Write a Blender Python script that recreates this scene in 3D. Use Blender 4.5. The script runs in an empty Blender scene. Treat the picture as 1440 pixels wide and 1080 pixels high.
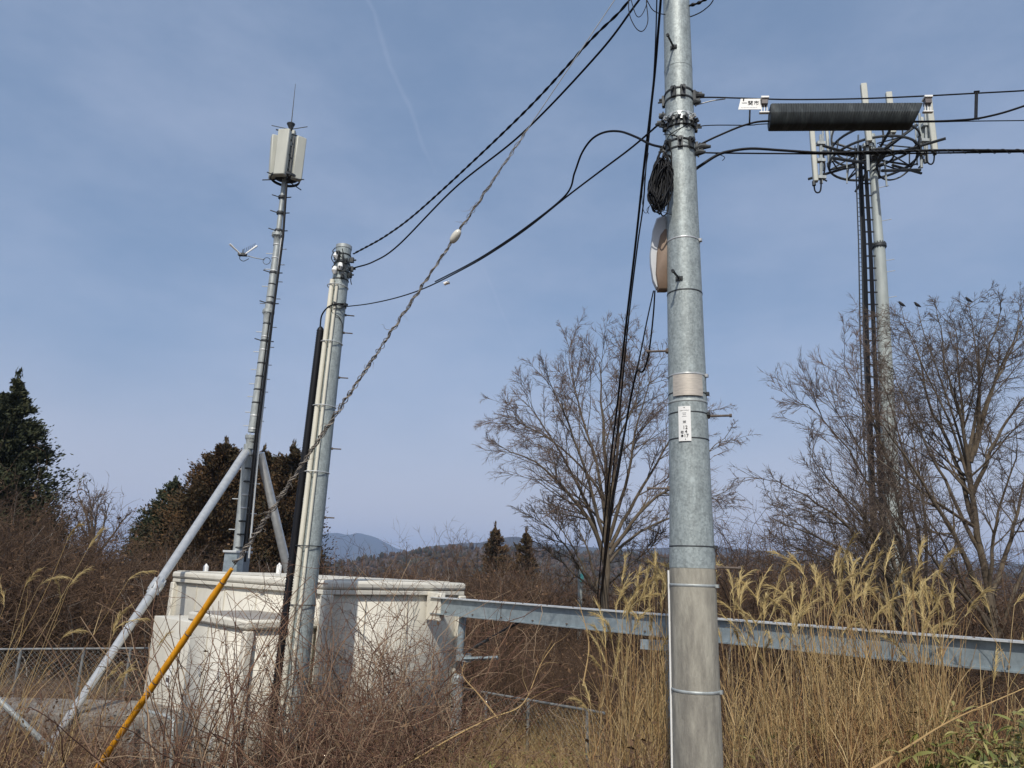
import bpy, math, random
import numpy as np
from mathutils import Vector, Matrix
rng = np.random.default_rng(7)
random.seed(7)
sc = bpy.context.scene
COL = sc.collection
rad = math.radians

# ------------------------------------------------------------------ camera
FPX = 1047.0
PITCH, ROLL = rad(14.2), rad(2.0)
CAM = np.array([0.0, 0.0, 1.6])
_F = np.array([0, math.cos(PITCH), math.sin(PITCH)])
_R0 = np.array([1.0, 0, 0]); _U0 = np.array([0, -math.sin(PITCH), math.cos(PITCH)])
_R = _R0*math.cos(ROLL) + _U0*math.sin(ROLL)
_U = -_R0*math.sin(ROLL) + _U0*math.cos(ROLL)
def ray(px, py):
    return _F*FPX + _R*(px-720) - _U*(py-540)
def P(px, py, Y):
    """world point at distance Y (along world y) seen at photo pixel px, py"""
    d = ray(px, py)
    return CAM + d*(Y/d[1])
def PZ(px, py, z):
    d = ray(px, py)
    return CAM + d*((z-CAM[2])/d[2])
def mpp(p):
    """metres per photo pixel at world point p"""
    return float(np.dot(np.asarray(p)-CAM, _F))/FPX
cd = bpy.data.cameras.new('camera'); cam = bpy.data.objects.new('camera', cd); COL.objects.link(cam)
cd.sensor_width = 36; cd.lens = 36*FPX/1440; cd.clip_end = 20000; cd.clip_start = 0.05
cam.matrix_world = Matrix(((_R[0], _U[0], -_F[0], CAM[0]), (_R[1], _U[1], -_F[1], CAM[1]), (_R[2], _U[2], -_F[2], CAM[2]), (0, 0, 0, 1)))
sc.camera = cam

# ------------------------------------------------------------------ light
SUN_EL, SUN_AZ = rad(46), rad(10)      # azimuth from -Y towards -X
sdir = Vector((-math.sin(SUN_AZ)*math.cos(SUN_EL), -math.cos(SUN_AZ)*math.cos(SUN_EL), math.sin(SUN_EL)))
sl = bpy.data.lights.new('sun', 'SUN'); sl.energy = 3.7; sl.angle = rad(0.5); sl.color = (1, .945, .86)
so = bpy.data.objects.new('sun', sl); COL.objects.link(so)
so.rotation_euler = (-sdir).to_track_quat('-Z', 'Y').to_euler()
w = bpy.data.worlds.new('World'); sc.world = w; w.use_nodes = True
nt = w.node_tree; nd = nt.nodes; lk = nt.links
bg = nd['Background']
sky = nd.new('ShaderNodeTexSky'); sky.sky_type = 'NISHITA'; sky.sun_disc = False
sky.sun_elevation = SUN_EL
sky.sun_rotation = math.pi + SUN_AZ
sky.altitude = 200; sky.air_density = 1.0; sky.dust_density = 3.2; sky.ozone_density = 2.0
bg.inputs['Strength'].default_value = 0.105
tc = nd.new('ShaderNodeTexCoord')
def vmath(op, a, b=None):
    n = nd.new('ShaderNodeVectorMath'); n.operation = op
    for i, v in enumerate((a, b)):
        if v is None: continue
        if isinstance(v, bpy.types.NodeSocket): lk.new(v, n.inputs[i])
        else: n.inputs[i].default_value = v
    return n.outputs['Value'] if op == 'DOT_PRODUCT' else n.outputs['Vector']
def smath(op, a, b=None, c=None):
    n = nd.new('ShaderNodeMath'); n.operation = op
    for i, v in enumerate((a, b, c)):
        if v is None: continue
        if isinstance(v, bpy.types.NodeSocket): lk.new(v, n.inputs[i])
        else: n.inputs[i].default_value = v
    return n.outputs[0]
def smap(v, a, b, c=0.0, d=1.0):
    n = nd.new('ShaderNodeMapRange'); n.interpolation_type = 'SMOOTHSTEP'
    lk.new(v, n.inputs['Value'])
    for k, x in zip(('From Min', 'From Max', 'To Min', 'To Max'), (a, b, c, d)): n.inputs[k].default_value = x
    return n.outputs[0]
wob = nd.new('ShaderNodeTexNoise'); wob.inputs['Scale'].default_value = 9; wob.inputs['Detail'].default_value = 5
lk.new(tc.outputs['Generated'], wob.inputs['Vector'])
wv = smath('SUBTRACT', wob.outputs['Fac'], 0.5)
def contrail(pa, pb, width, amp, strength):
    a = ray(*pa); a = a/np.linalg.norm(a); b = ray(*pb); b = b/np.linalg.norm(b)
    n = np.cross(a, b); n /= np.linalg.norm(n); t = b-a; ln = np.linalg.norm(t); t /= ln
    off = vmath('DOT_PRODUCT', tc.outputs['Generated'], tuple(n))
    off = smath('ABSOLUTE', smath('ADD', off, smath('MULTIPLY', wv, amp)))
    along = smath('SUBTRACT', vmath('DOT_PRODUCT', tc.outputs['Generated'], tuple(t)), float(np.dot(a, t)))
    m = smap(off, 0.0, width, 1.0, 0.0)
    m = smath('MULTIPLY', m, smap(along, -.02, .03)); m = smath('MULTIPLY', m, smap(along, ln-.05, ln+.02, 1.0, 0.0))
    return smath('MULTIPLY', m, strength)
c1 = contrail((503, -40), (608, 235), .0045, .03, .085)
c2 = contrail((676, 365), (728, 490), .003, .01, .05)
cir = nd.new('ShaderNodeTexNoise'); cir.inputs['Scale'].default_value = 1.7; cir.inputs['Detail'].default_value = 6; cir.inputs['Roughness'].default_value = .6
mp = nd.new('ShaderNodeMapping'); mp.inputs['Scale'].default_value = (1.0, 1.0, 2.2)
lk.new(tc.outputs['Generated'], mp.inputs['Vector']); lk.new(mp.outputs[0], cir.inputs['Vector'])
c3 = smap(cir.outputs['Fac'], .36, .80, 0.0, .40)
tot = smath('ADD', smath('ADD', c1, c2), c3)
m0 = nd.new('ShaderNodeMix'); m0.data_type = 'RGBA'; m0.inputs['Factor'].default_value = .42
lk.new(sky.outputs[0], m0.inputs['A']); m0.inputs['B'].default_value = (3.0, 4.4, 6.8, 1)
mx = nd.new('ShaderNodeMix'); mx.data_type = 'RGBA'
lk.new(tot, mx.inputs['Factor']); lk.new(m0.outputs['Result'], mx.inputs['A']); mx.inputs['B'].default_value = (5.2, 5.8, 7.4, 1)
sepz = nd.new('ShaderNodeSeparateXYZ'); lk.new(tc.outputs['Generated'], sepz.inputs[0])
hzn = nd.new('ShaderNodeMix'); hzn.data_type = 'RGBA'; hzn.inputs['B'].default_value = (6.3, 6.1, 7.0, 1)      # pale band of low haze in the sky
lk.new(smap(sepz.outputs['Z'], .0, .30, .72, 0.0), hzn.inputs['Factor']); lk.new(mx.outputs['Result'], hzn.inputs['A'])
lk.new(hzn.outputs['Result'], bg.inputs['Color'])
sc.view_settings.view_transform = 'Standard'; sc.view_settings.look = 'None'; sc.view_settings.gamma = 1; sc.view_settings.exposure = 0.0
sc.cycles.use_denoising = True
sc.cycles.max_bounces = 6; sc.cycles.volume_bounces = 1; sc.cycles.transparent_max_bounces = 4

# ------------------------------------------------------------------ materials
MATS = {}
def mat(name, col, rough=.7, metal=0.0, var=.25, scale=8.0, col2=None, stretch=(1, 1, 1), island=0.0, icol=None, bump=0.0, bscale=60, spec=.5, space='Object', sharp=None, extra=None):
    if name in MATS: return MATS[name]
    m = bpy.data.materials.new(name); m.use_nodes = True
    t = m.node_tree; N = t.nodes; L = t.links
    b = N['Principled BSDF']
    b.inputs['Roughness'].default_value = rough; b.inputs['Metallic'].default_value = metal
    b.inputs['Specular IOR Level'].default_value = spec
    co = N.new('ShaderNodeTexCoord'); ma = N.new('ShaderNodeMapping'); ma.inputs['Scale'].default_value = stretch
    L.new(co.outputs[space], ma.inputs['Vector'])
    no = N.new('ShaderNodeTexNoise'); no.inputs['Scale'].default_value = scale; no.inputs['Detail'].default_value = 6; no.inputs['Roughness'].default_value = .65
    L.new(ma.outputs[0], no.inputs['Vector'])
    cr = N.new('ShaderNodeValToRGB')
    lo, hi = sharp or (.3, .7)
    cr.color_ramp.elements[0].position = lo; cr.color_ramp.elements[1].position = hi
    c2 = col2 or tuple(c*(1-var) for c in col)
    cr.color_ramp.elements[0].color = (*c2, 1); cr.color_ramp.elements[1].color = (*[min(1, c*(1+var*.5)) for c in col], 1)
    L.new(no.outputs['Fac'], cr.inputs['Fac'])
    out = cr.outputs['Color']
    if island:
        g = N.new('ShaderNodeNewGeometry')
        ir = N.new('ShaderNodeValToRGB'); ir.color_ramp.interpolation = 'LINEAR'
        cs = icol or [tuple(c*.5 for c in col), tuple(col), tuple(min(1, c*1.4) for c in col)]
        while len(ir.color_ramp.elements) < len(cs): ir.color_ramp.elements.new(.5)
        for i, c in enumerate(cs):
            ir.color_ramp.elements[i].position = i/(len(cs)-1); ir.color_ramp.elements[i].color = (*c, 1)
        L.new(g.outputs['Random Per Island'], ir.inputs['Fac'])
        mi = N.new('ShaderNodeMix'); mi.data_type = 'RGBA'; mi.inputs['Factor'].default_value = island
        L.new(out, mi.inputs['A']); L.new(ir.outputs['Color'], mi.inputs['B']); out = mi.outputs['Result']
    if extra: out = extra(m, N, L, co, out)
    L.new(out, b.inputs['Base Color'])
    if bump:
        n2 = N.new('ShaderNodeTexNoise'); n2.inputs['Scale'].default_value = bscale; n2.inputs['Detail'].default_value = 4
        L.new(ma.outputs[0], n2.inputs['Vector'])
        bp = N.new('ShaderNodeBump'); bp.inputs['Strength'].default_value = bump; bp.inputs['Distance'].default_value = .02
        L.new(n2.outputs['Fac'], bp.inputs['Height']); L.new(bp.outputs[0], b.inputs['Normal'])
    MATS[name] = m
    return m
def spangle(nxt):
    def f(m, N, L, co, out):
        v = N.new('ShaderNodeTexVoronoi'); v.inputs['Scale'].default_value = 75; L.new(co.outputs['Object'], v.inputs['Vector'])
        h = N.new('ShaderNodeSeparateColor'); L.new(v.outputs['Color'], h.inputs[0])
        r = N.new('ShaderNodeMapRange'); r.inputs['To Min'].default_value = .80; r.inputs['To Max'].default_value = 1.16; L.new(h.outputs[0], r.inputs['Value'])
        x = N.new('ShaderNodeMix'); x.data_type = 'RGBA'; x.blend_type = 'MULTIPLY'; x.inputs['Factor'].default_value = 1
        L.new(out, x.inputs['A']); L.new(r.outputs[0], x.inputs['B'])
        return nxt(m, N, L, co, x.outputs['Result'])
    return f
def stain(scale, stretch, lo, hi, colour, amount):
    """streaks of dirt with a shape of their own, mixed over the base"""
    def f(m, N, L, co, out):
        ma = N.new('ShaderNodeMapping'); ma.inputs['Scale'].default_value = stretch; ma.inputs['Location'].default_value = (3.1, 1.7, .4)
        L.new(co.outputs['Object'], ma.inputs['Vector'])
        n = N.new('ShaderNodeTexNoise'); n.inputs['Scale'].default_value = scale; n.inputs['Detail'].default_value = 7; n.inputs['Roughness'].default_value = .7
        L.new(ma.outputs[0], n.inputs['Vector'])
        r = N.new('ShaderNodeMapRange'); r.inputs['From Min'].default_value = lo; r.inputs['From Max'].default_value = hi; r.inputs['To Max'].default_value = amount
        L.new(n.outputs['Fac'], r.inputs['Value'])
        mi = N.new('ShaderNodeMix'); mi.data_type = 'RGBA'; mi.inputs['B'].default_value = (*colour, 1)
        L.new(r.outputs[0], mi.inputs['Factor']); L.new(out, mi.inputs['A'])
        return mi.outputs['Result']
    return f
M = dict(
    galv=mat('galvanised_steel', (.33, .375, .37), rough=.52, metal=.2, var=.3, scale=26, stretch=(1, 1, .35), bump=.12, bscale=90, extra=spangle(stain(6, (1, 1, .12), .5, .8, (.22, .255, .255), .6))),
    galv2=mat('weathered_galvanised_steel', (.40, .43, .42), rough=.5, metal=.3, var=.3, scale=14, stretch=(1, 1, .4), extra=stain(4, (1, 1, .15), .5, .8, (.22, .25, .25), .5)),
    tube=mat('bright_zinc_tube', (.54, .55, .54), rough=.34, metal=.42, var=.2, scale=9),
    steel_dark=mat('dark_tarnished_steel', (.055, .06, .063), rough=.55, metal=.4, var=.4, scale=20),
    rail=mat('dull_grey_pipe', (.20, .21, .21), rough=.6, metal=.2, var=.4, scale=12),
    tower=mat('tower_grey_paint', (.38, .42, .40), rough=.6, metal=.1, var=.25, scale=3, stretch=(1, 1, .3)),
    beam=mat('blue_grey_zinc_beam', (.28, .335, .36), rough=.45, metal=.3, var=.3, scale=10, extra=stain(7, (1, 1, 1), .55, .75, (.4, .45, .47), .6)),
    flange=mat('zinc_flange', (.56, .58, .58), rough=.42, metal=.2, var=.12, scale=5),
    concrete=mat('pole_concrete', (.36, .34, .28), rough=.9, var=.3, scale=18, stretch=(1, 1, .25), bump=.25, bscale=120, extra=stain(5, (1.2, 1.2, .25), .44, .62, (.13, .12, .105), .7)),
    pad=mat('old_grey_concrete', (.24, .225, .20), rough=.95, var=.4, scale=5, bump=.3),
    cream=mat('cream_panel_paint', (.66, .63, .54), rough=.55, var=.10, scale=3, extra=stain(3.5, (2.5, 2.5, .25), .56, .85, (.36, .33, .28), .55)),
    creamtop=mat('dirty_cream_roof', (.62, .585, .495), rough=.65, var=.22, scale=6, extra=stain(7, (1, 1, 1), .52, .75, (.26, .24, .21), .6)),
    lid=mat('weathered_grey_lid', (.30, .275, .245), rough=.8, var=.3, scale=5, extra=stain(6, (1, 1, 1), .5, .7, (.15, .135, .12), .7)),
    pvc=mat('cream_plastic_pipe', (.70, .67, .55), rough=.5, var=.15, scale=8, stretch=(1, 1, .2)),
    black=mat('black_cable_sheath', (.007, .0075, .009), rough=.5, var=.3, scale=30, spec=.2),
    corr=mat('black_corrugated_plastic', (.010, .0105, .013), rough=.45, var=.3, scale=20, spec=.25),
    closure=mat('weathered_black_plastic', (.026, .032, .034), spec=.3, rough=.6, var=.5, scale=9, stretch=(6, 1, 1), extra=stain(5, (5, 1, 1), .5, .75, (.085, .095, .095), .8)),
    white=mat('white_plastic', (.80, .80, .77), rough=.45, var=.06, scale=8),
    offw=mat('antenna_radome', (.47, .48, .42), rough=.5, var=.12, scale=5, stretch=(1, 1, .3)),
    plate=mat('bare_metal_plate', (.52, .47, .40), rough=.5, metal=.35, var=.25, scale=30, stretch=(.3, 1, 3)),
    ink=mat('black_ink', (.015, .015, .016), rough=.7, var=.1),
    fadeink=mat('faded_ink', (.45, .45, .44), rough=.7, var=.1),
    greyplastic=mat('dark_grey_clip', (.10, .085, .085), rough=.5, var=.2),
    yellow=mat('yellow_guard_plastic', (.72, .32, .012), rough=.5, var=.25, scale=12, stretch=(1, 1, .3), extra=stain(12, (1, 1, .5), .6, .72, (.30, .13, .02), .8)),
    porcelain=mat('glazed_porcelain', (.66, .64, .56), rough=.25, var=.15, scale=14),
    boxshell=mat('white_box_shell', (.52, .54, .55), rough=.45, var=.1, scale=5),
    boxback=mat('brown_aged_plastic', (.20, .135, .09), rough=.6, var=.25, scale=6),
    rust=mat('rusty_bolt', (.15, .12, .10), rough=.8, metal=.2, var=.5, scale=30),
    teal=mat('teal_plastic', (.10, .42, .42), rough=.5, var=.2),
    blue=mat('blue_tape', (.02, .05, .40), rough=.5, var=.2),
    guywire=mat('galvanised_wire', (.42, .43, .43), rough=.4, metal=.5, var=.2),
    vine=mat('dry_vine', (.24, .21, .18), rough=.9, island=.6, icol=[(.10, .085, .07), (.26, .23, .19), (.42, .37, .31)]),
    bark=mat('grey_tree_bark', (.115, .088, .058), rough=.95, var=.5, scale=7, stretch=(1, 1, .35), bump=.5, bscale=30, extra=stain(2.5, (1, 1, 1), .5, .72, (.20, .18, .145), .5)),
    twig=mat('brown_twigs', (.15, .105, .085), rough=.95, island=.7, icol=[(.07, .05, .042), (.15, .105, .08), (.24, .175, .13)]),
    twig2=mat('grey_brown_twigs', (.11, .082, .066), rough=.95, island=.7, icol=[(.042, .031, .025), (.095, .068, .052), (.19, .14, .10)]),
    bramble=mat('red_brown_bramble', (.17, .09, .05), rough=.9, island=.8, icol=[(.05, .022, .017), (.135, .066, .042), (.42, .31, .195), (.09, .04, .027), (.26, .15, .09)]),
    brush=mat('brown_brushwood', (.115, .064, .036), col2=(.016, .011, .008), scale=.5, sharp=(.38, .62), rough=.95, island=.5, icol=[(.016, .010, .007), (.065, .036, .021), (.24, .15, .085), (.038, .021, .013)]),  # near-black tones put the shade inside the brush into its colour
    litter=mat('dead_leaves', (.16, .09, .045), rough=.95, island=.8, icol=[(.04, .024, .015), (.10, .055, .03), (.19, .115, .06), (.08, .05, .025)]),
    straw=mat('dry_straw', (.42, .30, .125), col2=(.23, .12, .045), scale=.9, rough=.8, island=.62, icol=[(.17, .085, .035), (.42, .295, .12), (.60, .47, .25), (.30, .155, .06)]),
    redstalk=mat('red_brown_stalks', (.26, .125, .05), rough=.85, island=.8, icol=[(.12, .05, .022), (.28, .135, .055), (.42, .25, .11), (.19, .085, .035)]),
    plume=mat('golden_plume', (.46, .36, .17), rough=.85, island=.7, icol=[(.38, .25, .08), (.52, .39, .16), (.60, .49, .25)]),
    sasa=mat('bamboo_grass_leaf', (.09, .11, .03), rough=.55, island=.85, icol=[(.04, .055, .012), (.14, .155, .03), (.36, .31, .11), (.10, .12, .022), (.22, .21, .045)]),
    cedar=mat('cedar_foliage', (.045, .05, .02), col2=(.016, .026, .011), scale=1.1, rough=.9, island=.5, icol=[(.014, .022, .01), (.035, .045, .016), (.07, .065, .024), (.028, .036, .014)]),
    cedarb=mat('rusty_cedar_foliage', (.105, .052, .018), col2=(.018, .026, .010), scale=.9, sharp=(.42, .70), rough=.9, island=.45, icol=[(.025, .026, .011), (.10, .05, .018), (.18, .085, .028), (.04, .034, .013)]),
    ground=mat('leaf_litter_ground', (.075, .05, .03), rough=1, var=.6, scale=2.5, bump=.6, bscale=9, space='Object', extra=stain(.7, (1, 1, 1), .5, .65, (.10, .095, .045), .5)),
    hill=mat('wooded_hillside', (.085, .06, .045), rough=1, var=.6, scale=.03, extra=stain(.012, (1, 1, 1), .5, .6, (.03, .04, .022), .8)),
    mountain=mat('far_mountain_forest', (.045, .042, .04), rough=1, var=.4, scale=.012, extra=stain(.004, (1, 1, 2), .5, .62, (.035, .042, .028), .7)),
    forest=mat('far_treetops', (.07, .045, .03), col2=(.016, .022, .010), scale=.035, sharp=(.42, .58), rough=1, island=.5, icol=[(.015, .02, .01), (.03, .03, .016), (.09, .052, .032), (.12, .07, .045)]),
    bird=mat('dark_feathers', (.02, .02, .022), rough=.7, var=.3),
)

# ------------------------------------------------------------------ mesh tools
def norm(a):
    return a/np.maximum(np.linalg.norm(a, axis=-1, keepdims=True), 1e-9)
class MB:
    def __init__(s): s.v = []; s.f = []; s.n = 0     # faces kept as (array of indices (m,k))
    def add(s, v, *fs):
        v = np.asarray(v, float).reshape(-1, 3); s.v.append(v)
        for f in fs:
            f = np.asarray(f, int)
            if f.size: s.f.append(f+s.n)
        s.n += len(v); return s
    def tubes(s, Pn, R, k=3, cap=False):
        Pn = np.asarray(Pn, float); R = np.asarray(R, float)
        N, n, _ = Pn.shape
        T = np.empty_like(Pn); T[:, 1:-1] = Pn[:, 2:]-Pn[:, :-2]; T[:, 0] = Pn[:, 1]-Pn[:, 0]; T[:, -1] = Pn[:, -1]-Pn[:, -2]
        T = norm(T)
        mean = norm(Pn[:, -1]-Pn[:, 0]); ref = np.zeros((N, 3)); ax = np.argmin(np.abs(mean), axis=1); ref[np.arange(N), ax] = 1
        A = norm(np.cross(T, ref[:, None, :])); B = np.cross(T, A)
        th = np.arange(k)*2*math.pi/k
        V = Pn[:, :, None, :] + R[:, :, None, None]*(A[:, :, None, :]*np.cos(th)[None, None, :, None]+B[:, :, None, :]*np.sin(th)[None, None, :, None])
        i = np.arange(n-1)[:, None]*k; j = np.arange(k)[None, :]; j2 = (j+1) % k
        q = np.stack([i+j, i+j2, i+k+j2, i+k+j], -1).reshape(-1, 4)
        F = (q[None]+(np.arange(N)*n*k)[:, None, None]).reshape(-1, 4)
        fs = [F]
        if cap:
            c0 = np.arange(k)[::-1][None]+(np.arange(N)*n*k)[:, None]; c1 = np.arange(k)[None]+(n-1)*k+(np.arange(N)*n*k)[:, None]
            fs += [c0, c1]
        return s.add(V, *fs)
    def tube(s, pts, r, k=8, cap=True):
        pts = np.asarray(pts, float); r = np.broadcast_to(np.asarray(r, float), (len(pts),))
        return s.tubes(pts[None], r[None], k, cap)
    def box(s, c, size, X=(1, 0, 0), Z=(0, 0, 1)):
        X = norm(np.asarray(X, float)); Z = np.asarray(Z, float); Yv = norm(np.cross(Z, X)); Z = np.cross(X, Yv)
        h = np.asarray(size, float)/2
        v = [np.asarray(c)+X*h[0]*a+Yv*h[1]*b+Z*h[2]*d for a in (-1, 1) for b in (-1, 1) for d in (-1, 1)]
        return s.add(v, [[0, 1, 3, 2], [4, 6, 7, 5], [0, 4, 5, 1], [2, 3, 7, 6], [0, 2, 6, 4], [1, 5, 7, 3]])
    def prism(s, prof, p0, p1, up=(0, 0, 1)):
        """2-D profile (u sideways, v up), swept from p0 to p1"""
        p0 = np.asarray(p0, float); p1 = np.asarray(p1, float); d = norm(p1-p0); u = norm(np.cross(d, up)); v = np.cross(u, d)
        pr = np.asarray(prof, float); n = len(pr)
        a = p0+pr[:, :1]*u+pr[:, 1:]*v; b = p1+pr[:, :1]*u+pr[:, 1:]*v
        j = np.arange(n); q = np.stack([j, (j+1) % n, (j+1) % n+n, j+n], -1)
        return s.add(np.vstack([a, b]), q, [list(range(n))[::-1]], [list(range(n, 2*n))])
    def ring(s, c, axis, r, t, k=32, kk=6):
        ax = norm(np.asarray(axis, float)); ref = np.array([1.0, 0, 0]) if abs(ax[0]) < .8 else np.array([0, 1.0, 0])
        a = norm(np.cross(ax, ref)); b = np.cross(ax, a); th = np.arange(k)*2*math.pi/k
        rd = a*np.cos(th)[:, None]+b*np.sin(th)[:, None]; ph = np.arange(kk)*2*math.pi/kk
        t = np.broadcast_to(np.asarray(t, float), (2,))
        V = np.asarray(c)+rd[:, None, :]*(r+t[0]*np.cos(ph))[None, :, None]+ax[None, None, :]*(t[1]*np.sin(ph))[None, :, None]
        i = np.arange(k)[:, None]; j = np.arange(kk)[None]
        F = np.stack([i*kk+j, ((i+1) % k)*kk+j, ((i+1) % k)*kk+(j+1) % kk, i*kk+(j+1) % kk], -1).reshape(-1, 4)
        return s.add(V, F)
    def leaves(s, C, D, W, L, bend=0.0):
        """leaf-sized faces: centre C, direction D, width axis W (unit), length L, width given in W's length"""
        C = np.asarray(C); D = norm(D); W = np.asarray(W); L = np.asarray(L)[:, None]
        up = norm(np.cross(D, W))
        v = np.stack([C-D*L/2, C+W/2+up*bend*L, C+D*L/2, C-W/2+up*bend*L], 1)
        n = len(C)
        return s.add(v.reshape(-1, 3), np.arange(4*n).reshape(n, 4))
    def build(s, name, m, parent=None, smooth=True, angle=35, bevel=0.0, origin=None):
        V = np.vstack(s.v)
        me = bpy.data.meshes.new(name)
        o = bpy.data.objects.new(name, me); COL.objects.link(o)
        if origin is None:
            org = np.array(parent_world(parent)) if parent is not None else np.zeros(3)
        else: org = np.asarray(origin, float)
        V = V-org
        if parent is not None: o.parent = parent
        else: o.location = org
        me.vertices.add(len(V)); me.vertices.foreach_set('co', V.astype(np.float32).ravel())
        li = np.concatenate([f.ravel() for f in s.f]); sz = np.concatenate([np.full(len(f), f.shape[1]) for f in s.f])
        me.loops.add(len(li)); me.loops.foreach_set('vertex_index', li.astype(np.int32))
        me.polygons.add(len(sz)); st = np.concatenate([[0], np.cumsum(sz)[:-1]])
        me.polygons.foreach_set('loop_start', st.astype(np.int32)); me.polygons.foreach_set('loop_total', sz.astype(np.int32))
        if smooth: me.polygons.foreach_set('use_smooth', np.ones(len(sz), bool))
        me.update(calc_edges=True); me.validate()
        if smooth and angle: me.set_sharp_from_angle(angle=rad(angle))
        me.materials.append(m)
        if bevel:
            b = o.modifiers.new('bevel', 'BEVEL'); b.width = bevel; b.segments = 2; b.limit_method = 'ANGLE'; b.angle_limit = rad(50)
        return o
def parent_world(o):
    x = Vector((0, 0, 0))
    while o is not None:
        x = x+o.location; o = o.parent
    return x
def tag(o, label, cat, group=None, kind=None):
    if label: o['label'] = label
    if cat: o['category'] = cat
    if group: o['group'] = group
    if kind: o['kind'] = kind
    return o
def thing(name, label, cat, loc, group=None, kind=None):
    o = bpy.data.objects.new(name, None); COL.objects.link(o); o.location = Vector([float(x) for x in loc]); o.empty_display_size = .2
    return tag(o, label, cat, group, kind)
def spline(pts, m=12):
    """Catmull-Rom through points"""
    p = np.asarray(pts, float); p = np.vstack([2*p[0]-p[1], p, 2*p[-1]-p[-2]]); out = []
    for i in range(1, len(p)-2):
        t = np.linspace(0, 1, m, endpoint=False)[:, None]
        out.append(.5*(2*p[i]+(p[i+1]-p[i-1])*t+(2*p[i-1]-5*p[i]+4*p[i+1]-p[i+2])*t**2+(3*p[i]-p[i-1]-3*p[i+1]+p[i+2])*t**3))
    return np.vstack(out+[p[-2][None]])
def wire(px, Y0, Y1, m=12):
    """curve through seen points, its distance running evenly from Y0 to Y1 in space"""
    px = np.asarray(px, float); d = np.concatenate([[0], np.cumsum(np.linalg.norm(np.diff(px, axis=0), axis=1))]); d /= d[-1]
    iy = (1-d)/Y0+d/Y1
    return spline([P(a, b, 1/q) for (a, b), q in zip(px, iy)], m)
def twist(c, r, turns, phase=0.0):
    """helix of radius r around centreline c"""
    T = norm(np.gradient(c, axis=0)); A = norm(np.cross(T, [0.2, 0.1, 1.0])); B = np.cross(T, A)
    th = np.linspace(0, 2*math.pi*turns, len(c))+phase
    r = np.broadcast_to(r, (len(c),))
    return c+(A*np.cos(th)[:, None]+B*np.sin(th)[:, None])*r[:, None]
def resample(c, n):
    d = np.concatenate([[0], np.cumsum(np.linalg.norm(np.diff(c, axis=0), axis=1))]); t = np.linspace(0, d[-1], n)
    return np.stack([np.interp(t, d, c[:, i]) for i in range(3)], 1)
def sstep(a, b, x):
    t = np.clip((np.asarray(x, float)-a)/(b-a), 0, 1); return t*t*(3-2*t)
def vnoise(x, y, seed=0):
    r = np.random.default_rng(seed); o = 0
    for k in range(7):
        a = r.uniform(0, 6.28); f = 1.9**k*.5; o = o+np.sin((x*math.cos(a)+y*math.sin(a))*f+r.uniform(0, 6.28))*np.sin((x*math.sin(a+1)-y*math.cos(a+1))*f*.8+r.uniform(0, 6.28))/(1.55**k)
    return o

# ------------------------------------------------------------------ ground
def gz(x, y):
    x = np.asarray(x, float); y = np.asarray(y, float)
    z = -1.2*sstep(4.8, 9.5, y)
    z = z+1.5*sstep(13, 26, y)*sstep(-6, -13, x)*(1-sstep(40, 70, y))
    z = z-9*sstep(26, 80, y)-16*sstep(70, 300, y)
    z = z+.06*vnoise(x*.9, y*.9, 3)*sstep(0, 4, np.abs(y)+np.abs(x)*.2)
    return z
def grid(name, xs, ys, zf, m):
    X, Yg = np.meshgrid(xs, ys); V = np.stack([X, Yg, zf(X, Yg)], -1)
    ny, nx = X.shape; i = np.arange(ny-1)[:, None]*nx; j = np.arange(nx-1)[None]
    F = np.stack([i+j, i+j+1, i+nx+j+1, i+nx+j], -1).reshape(-1, 4)
    return MB().add(V, F).build(name, m, angle=None)
ax = np.concatenate([np.linspace(0, 30, 80), np.geomspace(31, 7500, 50)])
xs = np.concatenate([-ax[:0:-1], ax])
ys = np.concatenate([-np.geomspace(7000, 3, 25), np.linspace(-2, 40, 110), np.geomspace(41, 7500, 60)])
tag(grid('ground', xs, ys, gz, M['ground']), None, None, kind='structure')

def ridge(name, prof, Y, depth, m, rough, n=220, rows=26, base=-30, seed=1):
    prof = np.array(prof, float); px = np.linspace(prof[0, 0], prof[-1, 0], n); py = np.interp(px, prof[:, 0], prof[:, 1])
    py = np.convolve(np.pad(py, 4, mode='edge'), np.ones(9)/9, 'valid')
    V = np.empty((rows, n, 3))
    for j in range(n):
        p = P(px[j], py[j], Y)
        for i, s in enumerate(np.linspace(-1, 1.0, rows)):
            y = Y+s*depth; h = base+(p[2]-base)*(1-abs(s))**.8
            x = p[0]*(y/Y)
            V[i, j] = (x, y, h)
    V[:, :, 2] += rough*vnoise(V[:, :, 0]/(rough*14), V[:, :, 1]/(rough*14), seed)*.6*np.clip((V[:, :, 2]-base)/40, 0, 1)
    i = np.arange(rows-1)[:, None]*n; j = np.arange(n-1)[None]
    F = np.stack([i+j, i+j+1, i+n+j+1, i+n+j], -1).reshape(-1, 4)
    o = MB().add(V, F).build(name, m, angle=None); tag(o, None, None, kind='structure'); return V
ridge('mountain', [(330, 790), (400, 762), (440, 754), (458, 748), (476, 747), (490, 751), (503, 748), (522, 752), (540, 761), (556, 770), (600, 782), (680, 800)], 4300, 900, M['mountain'], 9, seed=5)
ridge('hills', [(420, 800), (520, 786), (600, 767), (640, 762), (690, 759), (706, 753), (722, 749), (738, 755), (760, 763), (830, 768), (900, 770), (1000, 766), (1100, 775), (1250, 786), (1500, 795)], 1900, 350, M['mountain'], 5, seed=8)
HV = ridge('hill', [(150, 815), (300, 806), (440, 799), (480, 793), (520, 786), (560, 779), (600, 774), (640, 771), (720, 774), (800, 778), (900, 780), (1000, 784), (1150, 795), (1500, 812)], 620, 260, M['hill'], 2.2, seed=11)
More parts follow.
